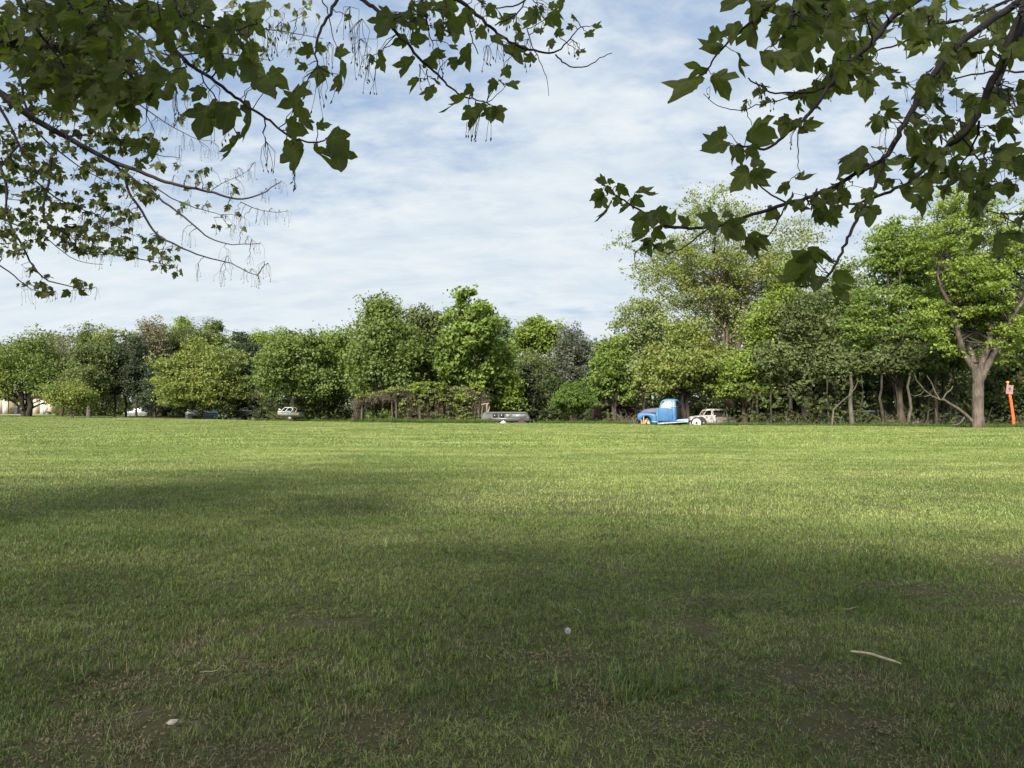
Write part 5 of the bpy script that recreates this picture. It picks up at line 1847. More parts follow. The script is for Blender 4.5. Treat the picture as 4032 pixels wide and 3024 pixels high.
# ------------------------------------------------------------------ small things in the near grass
def build_small():
    r = np.random.default_rng(8)
    # dandelion clock
    D = 1.6 * F / (2580 - 1588)
    b = np.array([ground_x(2245, D), D, 0.0]); b[2] = float(ground_z(b[0], b[1]))
    root = tag(empty('dandelion', tuple(b)), 'white dandelion seed head on a thin stem in the shaded grass', 'flower')
    hc = P(2236, 2484, D - .02) - b
    st = plain('dandelion_stem', (.20, .20, .08), .6, c2=(.26, .17, .10))
    MB().tube(wiggle((0, 0, -.01), hc, 7, .02, r), [.0028, .0022], 6).build('stem', st, root, smooth=True)
    fl = plain('dandelion_down', (.90, .90, .88), .9, c2=(.70, .70, .66))
    m = MB()
    R = .0185
    for k in range(150):
        i = k + .5
        ph = math.acos(1 - 2 * i / 150); th = math.pi * (1 + 5 ** .5) * i
        d = np.array([math.cos(th) * math.sin(ph), math.sin(th) * math.sin(ph), math.cos(ph)])
        tip = hc + d * R
        m.tube([hc + d * .005, tip], .00025, 3)
        u = np.cross(d, [0.3, 0.5, 1]); u /= np.linalg.norm(u); v = np.cross(d, u)
        for q in range(5):
            a = q * 2 * math.pi / 5 + r.uniform(0, 1)
            m.tube([tip, tip + d * .0012 + (u * math.cos(a) + v * math.sin(a)) * .0042], .00022, 3)
    m.build('seed_head', fl, root)
    ang = np.linspace(0, 2 * np.pi, 10, endpoint=False)
    MB().loft([np.column_stack([q * np.cos(ang), q * np.sin(ang), np.full(10, z_)]) + hc for q, z_ in ((.002, -.006), (.005, -.003), (.006, .001), (.003, .005))]).build('seed_core', plain('seed_brown', (.22, .19, .14), .9), root, smooth=True)
    # peeled pale stick
    def on_ground(px, py, up=0.03):
        Dq = 1.6 * F / (py - 1588)
        x = ground_x(px, Dq)
        return np.array([x, Dq, float(ground_z(x, Dq)) + up])
    pw = plain('peeled_wood', (.58, .50, .32), .6, c2=(.42, .34, .22), scale=30)
    pts = [on_ground(3336, 2578, .055), on_ground(3375, 2584, .058), on_ground(3418, 2590, .055), on_ground(3455, 2603, .055), on_ground(3500, 2614, .05), on_ground(3532, 2622, .045)]
    o = MB().tube(pts, [.006, .0095, .008, .009, .004], 7).build('stick', pw, None, loc=tuple(pts[2]), smooth=True, off=pts[2])
    tag(o, 'peeled pale yellow stick lying across the shaded grass', 'stick')
    # straws and dead stems with their own outline
    sw = plain('dry_straw', (.46, .40, .26), .8, c2=(.34, .28, .18))
    for a, c, lab in [((2252, 2392), (2290, 2418), 'short curled dry stem above the dandelion'),
                      ((2128, 2492), (2136, 2512), 'small pale bent straw beside the dandelion'),
                      ((1916, 2582), (1936, 2606), 'short white dry straw left of the dandelion'),
                      ((2330, 2530), (2300, 2562), 'thin straw right of the dandelion stem'),
                      ((800, 2655), (905, 2636), 'long thin straw lying in the darker grass'),
                      ((3308, 2402), (3370, 2396), 'thin green white straw above the peeled stick')]:
        p, q = on_ground(*a, .045), on_ground(*c, .05)
        o = MB().tube(wiggle(p, q, 6, .05, r), [.0022, .003, .0015], 5).build('dry_straw', sw, None, loc=tuple(p), off=p)
        tag(o, lab, 'straw', 'straws lying in the grass')
    tw = plain('grey_twig', (.17, .15, .13), .9, c2=(.11, .095, .08))
    for line, lab in [([(275, 2575), (330, 2568), (380, 2560), (420, 2530), (490, 2495)], 'thin grey fallen twig in the grass toward the lower corner'),
                      ([(515, 2870), (560, 2835), (600, 2795)], 'short dark twig beside the pale dead leaf'),
                      ([(470, 2840), (540, 2812), (620, 2795)], 'thin pale twig above the dead leaf')]:
        pts = [on_ground(x, y, .035) for x, y in line]
        o = MB().tube(pts, [.003, .0045, .002], 5).build('fallen_twig', tw, None, loc=tuple(pts[0]), off=pts[0])
        tag(o, lab, 'twig', 'twigs fallen in the grass')
    p = on_ground(697, 2848, .035)
    m = MB()
    V = np.array([(-.034, -.004, 0), (-.018, .016, .006), (.004, .012, .012), (.026, .020, .006), (.022, -.004, .010), (.006, -.020, .003), (-.012, -.016, .0)]) * 0.9
    cc = V.mean(axis=0) + np.array([0, 0, .006])
    m.add(np.vstack([V, cc]), [[i, (i + 1) % 7, 7] for i in range(7)])
    o = m.build('dead_leaf', plain('dead_leaf', (.55, .52, .46), .8, c2=(.42, .36, .30), scale=40), None, loc=tuple(p))
    sm = o.modifiers.new('thickness', 'SOLIDIFY'); sm.thickness = .0012
    o.rotation_euler = (.35, .1, .3)
    tag(o, 'small curled off white dead leaf on the dark grass', 'dead leaf')
    # brown leaf litter in the bare patches
    n = 420
    n = 2600
    ib = r.integers(0, len(BARE), n)
    B_ = np.array(BARE)
    x = B_[ib, 0] + r.normal(0, .5, n) * B_[ib, 2]
    y = B_[ib, 1] + r.normal(0, .5, n) * B_[ib, 2]
    C = np.column_stack([x, y, ground_z(x, y) + .012 + r.random(n) * .02])
    V, Q, rd = cards(r, C, np.full(n, .05), .15, np.full(n, 2), .017, up=1.4, aspect=.5)
    o = link('leaf_litter', make_mesh('leaf_litter', V, [Q], leaf_material('litter', (.10, .075, .048), (.34, .27, .18), trans=.1), rd))
    tag(o, 'small brown dead leaf litter scattered in the thin grass', 'leaf litter', kind='stuff')

    # low broad leaved weeds in patches
    cx = r.uniform(-.7, .7, 46); cy = r.uniform(2.9, 13, 46)
    k = 26
    x = np.repeat(cx * cy, k) + r.normal(0, .13, 46 * k); y = np.repeat(cy, k) + r.normal(0, .13, 46 * k)
    C = np.column_stack([x, y, ground_z(x, y) + .028 + r.random(46 * k) * .016])
    V, Q, rd = cards(r, C, np.full(len(C), .012), .3, np.full(len(C), 5), .022, up=2.5, aspect=.8, droop=0)
    o = link('clover', make_mesh('clover', V, [Q], leaf_material('clover_leaves', (.055, .095, .026), (.110, .165, .050), nscale=3), rd))
    tag(o, 'low dark green clover patches in the lawn', 'clover', kind='stuff')


build_small()


# ------------------------------------------------------------------ overhanging maples
OUT = [(0, 0, 1), (.10, -.03, 0), (.26, -.02, 0), (.40, .06, 1), (.38, .18, 0), (.50, .27, 0), (.60, .50, 1), (.44, .50, 0), (.30, .46, 0), (.31, .60, 0), (.26, .74, 0), (.12, .88, 0), (0, 1.05, 1)]


def leaf_mesh(k, mat):
    r = np.random.default_rng(500 + k)
    half = np.array(OUT, float)
    w = r.uniform(.72, .98)
    R_ = half.copy(); R_[:, 0] *= w
    L_ = half[1:-1][::-1].copy(); L_[:, 0] *= -w * r.uniform(.9, 1.1)
    o = np.vstack([R_, L_])
    jit = r.normal(0, .018, (len(o), 2)); jit[0] = 0
    o[:, :2] += jit
    o[:, 1] = np.where(o[:, 2] > .5, o[:, 1] * 1.02, o[:, 1])
    c = np.array([0, .16])
    mid = o.copy(); mid[:, :2] = c + (o[:, :2] - c) * .52
    a, b, f = r.uniform(.3, 1.3), r.uniform(.0, .65), r.uniform(-.3, .8)
    def z(x, y):
        return -a * x * x - b * y * y + f * np.abs(x) * .5 - .12 * np.maximum(0, np.abs(x) - .3) + .06 * np.sin(7 * y + 5 * x + k)
    V = np.vstack([[c[0], c[1], z(0, .16)], np.column_stack([mid[:, :2], z(mid[:, 0], mid[:, 1])]), np.column_stack([o[:, :2], z(o[:, 0], o[:, 1])])])
    n = len(o)
    T = [[0, 1 + i, 1 + (i + 1) % n] for i in range(n)]
    Q = [[1 + i, 1 + n + i, 1 + n + (i + 1) % n, 1 + (i + 1) % n] for i in range(n)]
    vein = np.concatenate([[1.0], mid[:, 2], o[:, 2]])
    me = make_mesh('leaf', V, [np.array(T), np.array(Q)], mat, None, smooth=True, vattr={'vein': vein})
    return me, V, T, Q


class Overhang:
    def __init__(self, trunk, label, leaf_mat, seed, group=None):
        self.base = np.array(trunk, float)
        self.root = tag(empty('maple_tree', tuple(self.base)), label, 'tree', group)
        self.r = np.random.default_rng(seed)
        self.meshes = [leaf_mesh(seed * 10 + k, leaf_mat) for k in range(8)]
        self.leaf_mat = leaf_mat
        self.leaves = []
        self.nodes = []       # branch points in 3d
        self.npx = []
        self.nrad = []
        self.twigs = MB()
        self.stalks = MB()

    def branch(self, fn, pts, d0, d1, r0, r1, origin=None):
        """pts in crop pixels through fn; depth runs d0..d1; origin: a world point that the branch comes from"""
        p = np.array([fn(x, y) for x, y in pts], float)
        n = len(p)
        dd = np.linspace(d0, d1, n) + self.r.normal(0, .02, n)
        W = np.array([P(x, y, d) for (x, y), d in zip(p, dd)])
        # resample smooth
        t = np.linspace(0, n - 1, (n - 1) * 3 + 1)
        W2 = np.column_stack([np.interp(t, np.arange(n), W[:, k]) for k in range(3)])
        k_ = np.array([.25, .5, .25])
        for _ in range(2):
            W2[1:-1] = np.column_stack([np.convolve(W2[:, q], k_, 'valid') for q in range(3)])
        W2[1:-1] += self.r.normal(0, .0025, W2[1:-1].shape)
        rad = np.linspace(r0, r1, len(W2))
        if origin is not None:
            o = np.array(origin, float)
            first = W2[0]
            d = W2[0] - W2[min(3, len(W2) - 1)]
            d /= np.linalg.norm(d)
            q = first + d * np.linalg.norm(o - first) * .35
            tt = np.linspace(0, 1, 10)[:, None]
            pre = (1 - tt) ** 2 * o + 2 * tt * (1 - tt) * q + tt ** 2 * first
            W2 = np.vstack([pre[:-1], W2])
            rad = np.concatenate([np.linspace(max(r0 * 2.2, .03), r0, 9), rad])
            keep = 9
        else:
            keep = 0
        m = MB().tube(W2, rad, 7)
        m.build('branch', TWIG, self.root, smooth=True, off=self.base)
        pix = np.column_stack([np.interp(t, np.arange(n), p[:, k]) for k in range(2)])
        for a, b, c in zip(W2[keep:], pix, rad[keep:]):
            self.nodes.append(a); self.npx.append(b); self.nrad.append(c)

    def nearest(self, px, py):
        q = np.array(self.npx)
        i = int(np.argmin((q[:, 0] - px) ** 2 + (q[:, 1] - py) ** 2))
        return self.nodes[i], i

    def leaf(self, base, tip, face=None, tilt=.62):
        r = self.r
        t = tip - base
        L = np.linalg.norm(t)
        t /= L
        n = face if face is not None else np.array([0, 1.0, .35])
        n = n + r.normal(0, tilt, 3)
        n -= t * np.dot(n, t)
        n /= np.linalg.norm(n)
        x = np.cross(t, n)
        M = Matrix(((x[0] * L, t[0] * L, n[0] * L, base[0]), (x[1] * L, t[1] * L, n[1] * L, base[1]), (x[2] * L, t[2] * L, n[2] * L, base[2]), (0, 0, 0, 1)))
        self.leaves.append((L, M, int(r.integers(0, 8))))

    def explicit(self, fn, rows, petiole=True):
        for x0, y0, x1, y1 in rows:
            a = fn(x0, y0); b = fn(x1, y1)
            nd, i = self.nearest(*a)
            d = nd[1] + self.r.uniform(-.10, .10)
            A = P(a[0], a[1], d)
            L = math.hypot(b[0] - a[0], b[1] - a[1]) / F * d
            B = P(b[0], b[1], d + self.r.uniform(-.35, .2) * L)
            if petiole:
                self.twigs.tube(wiggle(nd, A, 5, .04, self.r, -.05 if self.r.random() < .5 else .08), [.0022, .0013], 4)
            self.leaf(A, B)

    def cluster(self, px, py, size, n, dj=.3, spread=.9, droop=.85, tilt=.75, stalk=0.0):
        """twig from the nearest branch to the pixel and n leaves of size (photo px) round its end"""
        r = self.r
        nd, i = self.nearest(px, py)
        d = nd[1] + r.uniform(-dj, dj)
        c = P(px, py, d)
        sz = size / F * d
        L = np.linalg.norm(c - nd)
        self.twigs.tube(wiggle(nd, c, 6, .05, r, .04), [min(self.nrad[i] * .7, .004), .0016], 4)
        for k in range(n):
            a = r.uniform(0, 2 * np.pi)
            o = np.array([math.cos(a), math.sin(a) * .7, r.uniform(-.4, .35)])
            pet = sz * r.uniform(.35, .9) * spread
            b = c + o * pet
            t = o * .55 + np.array([0, 0, -droop]) + r.normal(0, .3, 3)
            t /= np.linalg.norm(t)
            s = sz * r.uniform(.6, 1.15)
            self.twigs.tube([c, c + o * pet * .5 + np.array([0, 0, .01 * pet]), b], [.0014, .0011], 3)
            self.leaf(b, b + t * s, tilt=tilt)
        if stalk > 0 and r.random() < stalk:
            self.seeds(c, int(r.integers(4, 9)), sz * r.uniform(.7, 1.3))

    def seeds(self, c, n, L):
        r = self.r
        for k in range(max(2, int(n * .7))):
            a = r.uniform(0, 6.28); w = r.uniform(.05, .45) * L
            e = c + np.array([math.cos(a) * w, math.sin(a) * w, -L * r.uniform(.6, 1.1)])
            mid = c + np.array([math.cos(a) * w * .9, math.sin(a) * w * .9, -L * .25])
            mid += r.normal(0, .09, 3) * L
            self.stalks.tube([c, mid, e + (mid - e) * .4 + r.normal(0, .04, 3) * L, e], [.0013, .0009], 3, r.random())
            dx = r.normal(0, .3, 3) + np.array([0, 0, -1]); dx /= np.linalg.norm(dx)
            s = np.cross(dx, [0.2, 1, 0]); s /= np.linalg.norm(s)
            l = r.uniform(.014, .026)
            V = np.array([e, e + dx * l * .5 + s * l * .22, e + dx * l, e + dx * l * .5 - s * l * .12])
            self.stalks.add(V, [[0, 1, 2, 3]], r.random())

    def fill(self, fn, poly, n, size, nl=(2, 5), **kw):
        pts = np.array([fn(x, y) for x, y in poly])
        lo, hi = pts.min(0), pts.max(0)
        def inside(q):
            c = False
            j = len(pts) - 1
            for i in range(len(pts)):
                if (pts[i, 1] > q[1]) != (pts[j, 1] > q[1]) and q[0] < (pts[j, 0] - pts[i, 0]) * (q[1] - pts[i, 1]) / (pts[j, 1] - pts[i, 1]) + pts[i, 0]:
                    c = not c
                j = i
            return c
        k = 0
        while k < n:
            q = self.r.uniform(lo, hi)
            if inside(q):
                self.cluster(q[0], q[1], self.r.uniform(*size), int(self.r.integers(*nl)), **kw)
                k += 1

    def canopy(self, c, R, k, n, excl=True, size=.14):
        """the rest of the crown, above and behind the eye"""
        r = self.r
        d = r.normal(0, 1, (k * 4, 3)); d /= np.linalg.norm(d, axis=1, keepdims=True)
        q = np.array(c) + d * np.array(R) * (r.random(k * 4) ** .4)[:, None]
        el = np.arctan2(q[:, 2] - EYE, np.maximum(np.abs(q[:, 1]), .01))
        rel = q[:, 2] - EYE
        inview = (q[:, 1] > .3) & (rel < q[:, 1] * .66 + .75) & (np.abs(q[:, 0]) < q[:, 1] * .80 + .9)
        q = q[~inview & (q[:, 2] > 2.9)][:k]
        rad = r.uniform(.35, .75, len(q))
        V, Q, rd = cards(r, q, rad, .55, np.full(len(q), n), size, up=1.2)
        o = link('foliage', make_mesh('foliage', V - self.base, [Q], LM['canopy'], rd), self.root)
        o['kind'] = 'stuff'
        return q

    def finish(self, trunk_h, trunk_r, top, cl):
        r = self.r
        mb = MB()
        b = self.base
        tp = wiggle((0, 0, -.4), np.array(top) - b, 10, .008, r)
        mb.tube(tp, [trunk_r * 1.4, trunk_r, trunk_r * .85, trunk_r * .3], 12)
        for i in r.choice(len(cl), min(46, len(cl)), replace=False):
            c = cl[i] - b
            f = np.clip((c[2] - np.linalg.norm(c[:2] - tp[5][:2]) * .6) / tp[-1][2], .22, .95)
            st = np.array([np.interp(f, np.linspace(0, 1, 10), tp[:, q]) for q in range(3)])
            pp = wiggle(st, c, 6, .02, r, .05)
            w = pp + b
            if np.any((w[:, 1] > .3) & (w[:, 2] - EYE < w[:, 1] * .62 + .3) & (np.abs(w[:, 0]) < w[:, 1] * .78 + .3)):
                continue
            mb.tube(pp, [trunk_r * .35 * (1 - f * .6), .015], 6)
        mb.build('trunk', BARKG, self.root, smooth=True)
        self.twigs.build('twig', TWIG, self.root, off=self.base)['kind'] = 'stuff'
        if self.stalks.V:
            o = self.stalks.build('seed_cluster', STALK, self.root, off=self.base); o['kind'] = 'stuff'
        # the 300 leaves that show largest are parts, the rest one joined part
        key = [-(L / max(.5, M.translation.y)) for L, M, _ in self.leaves]
        order = np.argsort(key)
        T = Matrix.Translation(Vector(-self.base))
        for i in order[:300]:
            L, M, k = self.leaves[i]
            o = bpy.data.objects.new('leaf', self.meshes[k][0])
            COL.objects.link(o)
            o.parent = self.root
            o.matrix_basis = T @ M
        rest = order[300:]
        if len(rest):
            V, Tr, Qd, n0 = [], [], [], 0
            for i in rest:
                L, M, k = self.leaves[i]
                me, v, t_, q_ = self.meshes[k]
                A = np.array((T @ M).to_3x3()); o_ = np.array((T @ M).translation)
                V.append(v @ A.T + o_); Tr.append(np.array(t_) + n0); Qd.append(np.array(q_) + n0); n0 += len(v)
            me = make_mesh('small_leaves', np.concatenate(V), [np.concatenate(Tr), np.concatenate(Qd)], self.leaf_mat, smooth=True)
            o = link('small_leaf', me, self.root); o['kind'] = 'stuff'


c1 = lambda x, y: (x / 1.3829, y / 1.3829)
c2 = lambda x, y: (1100 + x / 1.508, y / 1.508)
c3 = lambda x, y: (2250 + x / 1.8433, 600 + y / 1.8433)
c4 = lambda x, y: (2600 + x / 1.3827, y / 1.3827)


def right_maple():
    A = Overhang((4.6, -1.6, 0), 'near maple whose large leaved branches hang in from the upper right', LM['maple'], 11, 'overhanging maples')
    o1, o2 = (4.4, -1.2, 3.9), (4.5, -1.5, 4.6)
    A.branch(c4, [(1950, 10), (1880, 60), (1800, 110), (1700, 180), (1600, 260), (1500, 380), (1450, 470), (1400, 540), (1340, 650), (1290, 740), (1250, 830), (1210, 870)], 3.0, 3.0, .017, .011, o1)
    A.branch(c4, [(1210, 870), (1100, 930), (1000, 985), (900, 1040), (800, 1080), (690, 1105), (600, 1140), (500, 1170), (400, 1200), (300, 1230), (200, 1245), (100, 1243), (0, 1225)], 3.0, 2.85, .009, .006)
    A.branch(c3, [(760, 548), (700, 540), (600, 495), (540, 455), (480, 415), (400, 360), (340, 325), (290, 290), (230, 240)], 2.85, 2.8, .006, .0022)
    A.branch(c4, [(1215, 870), (1180, 970), (1130, 1080), (1080, 1180), (1040, 1250), (1010, 1320), (980, 1400), (930, 1480), (880, 1530), (830, 1555), (760, 1560)], 3.0, 2.75, .008, .004)
    A.branch(c4, [(1980, 50), (1930, 180), (1880, 300), (1830, 400), (1780, 500), (1740, 600), (1700, 670), (1640, 740), (1560, 800), (1500, 870), (1420, 940), (1350, 1000), (1250, 1040), (1150, 1080), (1060, 1110), (950, 1120)], 2.7, 3.1, .019, .004, o1)
    A.branch(c4, [(1985, 130), (1940, 260), (1880, 360), (1835, 470)], 2.75, 2.75, .010, .008, o1)
    A.branch(c4, [(1400, 0), (1300, 70), (1230, 130), (1180, 200), (1120, 260), (1050, 330), (1000, 390), (950, 440), (900, 500), (850, 570), (800, 640), (740, 690), (680, 740), (630, 780), (560, 820), (500, 800), (430, 790)], 3.1, 2.9, .014, .004, o2)
    A.branch(c4, [(950, 460), (880, 485), (800, 505), (700, 510), (590, 505), (530, 465), (480, 425)], 3.05, 3.1, .005, .003)
    A.branch(c4, [(730, 515), (650, 550), (560, 565), (460, 600), (380, 600), (310, 580), (235, 510)], 3.0, 3.3, .003, .0015)
    A.branch(c4, [(725, -20), (725, 60), (700, 150), (660, 210), (610, 250)], 2.9, 2.8, .006, .003, o2)
    A.branch(c4, [(650, -10), (560, 70), (480, 130), (400, 200), (330, 270), (280, 340), (250, 400)], 2.8, 2.7, .006, .003, o2)
    A.branch(c4, [(1900, 0), (1700, 100), (1500, 130), (1450, 150), (1350, 220), (1250, 260), (1180, 270), (1080, 280)], 3.4, 3.6, .008, .003, o2)
    A.branch(c4, [(1980, 390), (1850, 385), (1700, 405), (1560, 440), (1450, 470)], 3.3, 3.4, .005, .003, o1)
    A.branch(c4, [(1735, 660), (1720, 760), (1650, 880), (1580, 950), (1470, 990)], 2.9, 3.2, .005, .002)
    A.branch(c4, [(690, 1105), (600, 1060), (540, 1010), (490, 960)], 2.9, 2.85, .004, .0025)
    A.branch(c4, [(690, 1110), (640, 1200), (590, 1290), (530, 1330)], 2.9, 2.85, .0035, .002)
    A.branch(c4, [(260, 1245), (180, 1310), (100, 1360), (40, 1380)], 2.85, 2.8, .0035, .002)
    A.branch(c3, [(740, 730), (690, 735), (640, 700), (600, 670)], 2.8, 2.8, .002, .0018)
    A.branch(c4, [(800, 640), (740, 720), (755, 830), (745, 900), (762, 940)], 2.9, 2.9, .003, .0012)
    A.branch(c4, [(1980, 1160), (1880, 1170), (1780, 1150)], 3.0, 2.9, .004, .002, o1)
    A.branch(c4, [(1640, 745), (1760, 900), (1840, 1000)], 3.0, 3.2, .004, .002)
    A.explicit(c4, [(190, 425, 62, 590), (300, 400, 350, 545), (310, 235, 195, 330), (325, 170, 250, 240), (440, -20, 330, 90), (520, -10, 490, 130), (250, 390, 140, 330),
                    (400, 130, 410, 270), (480, 130, 540, 260), (420, 290, 440, 430), (560, 280, 600, 420), (640, 280, 700, 400), (660, 200, 800, 260), (740, 270, 840, 400),
                    (850, 330, 930, 390), (760, 60, 850, 110), (700, 90, 600, 140), (620, 0, 560, 90), (560, 20, 650, 90),
                    (360, 715, 255, 740), (345, 765, 218, 865), (385, 790, 372, 900), (415, 790, 460, 900), (480, 800, 540, 865), (500, 690, 620, 765), (470, 740, 610, 800),
                    (475, 935, 378, 1055), (490, 955, 610, 935), (495, 965, 590, 995), (480, 915, 400, 935), (495, 880, 570, 900),
                    (690, 640, 650, 755), (700, 640, 640, 655), (720, 660, 770, 700), (780, 690, 875, 675), (790, 700, 740, 750),
                    (1200, 575, 1285, 565), (1195, 620, 1100, 670), (1200, 630, 1145, 745), (1225, 610, 1300, 640), (1230, 655, 1215, 715),
                    (1110, 800, 975, 860), (1090, 840, 985, 930), (1150, 795, 1240, 830), (1090, 860, 1060, 985), (1180, 880, 1200, 1010), (1230, 880, 1330, 900), (1290, 850, 1330, 890),
                    (1390, 700, 1320, 850), (1440, 700, 1460, 800), (1360, 640, 1440, 700),
                    (1150, 1120, 1145, 1240), (930, 1150, 945, 1245), (920, 1140, 985, 1180), (980, 1050, 1030, 1130),
                    (1310, 1010, 1360, 1140), (1420, 960, 1470, 1090), (1330, 940, 1400, 980),
                    (735, 980, 835, 990), (700, 1000, 610, 1040), (820, 1090, 900, 1190), (760, 1100, 740, 1180), (640, 1150, 560, 1200),
                    (490, 1290, 458, 1370), (500, 1320, 505, 1412), (535, 1290, 598, 1335), (490, 1268, 560, 1275), (350, 1220, 455, 1305), (310, 1190, 190, 1180), (150, 1235, 90, 1175),
                    (60, 1230, -10, 1140), (340, 1165, 400, 1190),
                    (270, 1190, 300, 1290)])
    A.explicit(c3, [(250, 205, 160, 215), (262, 205, 318, 215), (225, 280, 118, 345), (240, 320, 135, 415), (275, 370, 210, 525), (330, 240, 435, 295), (345, 330, 305, 400), (250, 250, 320, 300),
                    (480, 275, 605, 350), (440, 330, 530, 390), (540, 445, 430, 622), (610, 430, 735, 520), (425, 375, 355, 450), (565, 430, 600, 560),
                    (540, 570, 448, 670), (590, 570, 690, 620), (505, 680, 415, 762), (560, 640, 600, 755), (690, 655, 752, 705), (620, 660, 660, 740), (570, 620, 520, 720),
                    (1120, 520, 1258, 640), (1280, 600, 1445, 655), (1315, 665, 1322, 782), (1275, 640, 1252, 705),
                    (1780, 715, 1925, 760), (1740, 765, 1480, 895), (1790, 730, 1600, 780), (1650, 900, 1515, 1030), (1905, 880, 2050, 930), (1905, 960, 1992, 1095), (1800, 900, 1765, 1030),
                    (1700, 860, 1560, 960), (1760, 800, 1680, 920)])
    A.fill(c4, [(560, -20), (1990, -20), (1990, 330), (1850, 330), (1600, 320), (1350, 160), (1050, 240), (800, 300), (640, 120)], 56, (70, 104), (2, 4), dj=.5, stalk=.15)
    A.fill(c4, [(1000, 270), (1220, 260), (1220, 420), (1000, 430), (760, 560), (700, 480), (880, 400)], 18, (65, 100), (2, 4), stalk=.2)
    A.fill(c4, [(1240, 400), (1440, 380), (1620, 420), (1560, 520), (1400, 520)], 7, (70, 90), (2, 4), stalk=.3)
    A.fill(c4, [(1420, 580), (1700, 570), (1820, 700), (1980, 760), (1980, 900), (1700, 960), (1560, 900), (1400, 880)], 25, (65, 100), (2, 4), stalk=.25)
    A.fill(c4, [(1760, 440), (1990, 440), (1990, 640), (1850, 640)], 10, (70, 100), (2, 4), stalk=.3)
    A.fill(c4, [(1270, 950), (1560, 900), (1700, 960), (1980, 930), (1980, 1040), (1700, 1080), (1300, 1110)], 16, (60, 90), (2, 4), stalk=.3)
    A.fill(c4, [(1730, 1110), (1980, 1110), (1980, 1290), (1800, 1290)], 6, (75, 110), (2, 4))
    A.fill(c4, [(700, 1060), (1060, 1000), (1060, 1150), (760, 1170)], 10, (60, 85), (2, 4), stalk=.2)
    A.fill(c4, [(400, 440), (650, 470), (600, 560), (430, 560)], 5, (28, 42), (3, 5), stalk=.4)
    A.fill(c4, [(820, 60), (1050, 80), (1040, 200), (840, 200)], 5, (35, 55), (3, 5), stalk=.3)
    for x, y, n, L in [(1130, 440, 5, .06), (740, 700, 5, .07), (1230, 690, 6, .09), (1650, 480, 7, .09), (1900, 860, 6, .06), (1840, 1240, 6, .08), (300, 1290, 8, .05), (930, 1590, 8, .08), (740, 1570, 7, .07), (270, 470, 4, .04)]:
        q = c4(x, y); nd, i = A.nearest(*q)
        A.seeds(P(q[0], q[1], nd[1]), n, L)
    cl = A.canopy((4.6, -7.6, 7.2), (6.4, 7.2, 3.6), 480, 42, size=.215)
    A.finish(0, .24, (5.0, -1.9, 10.5), cl)


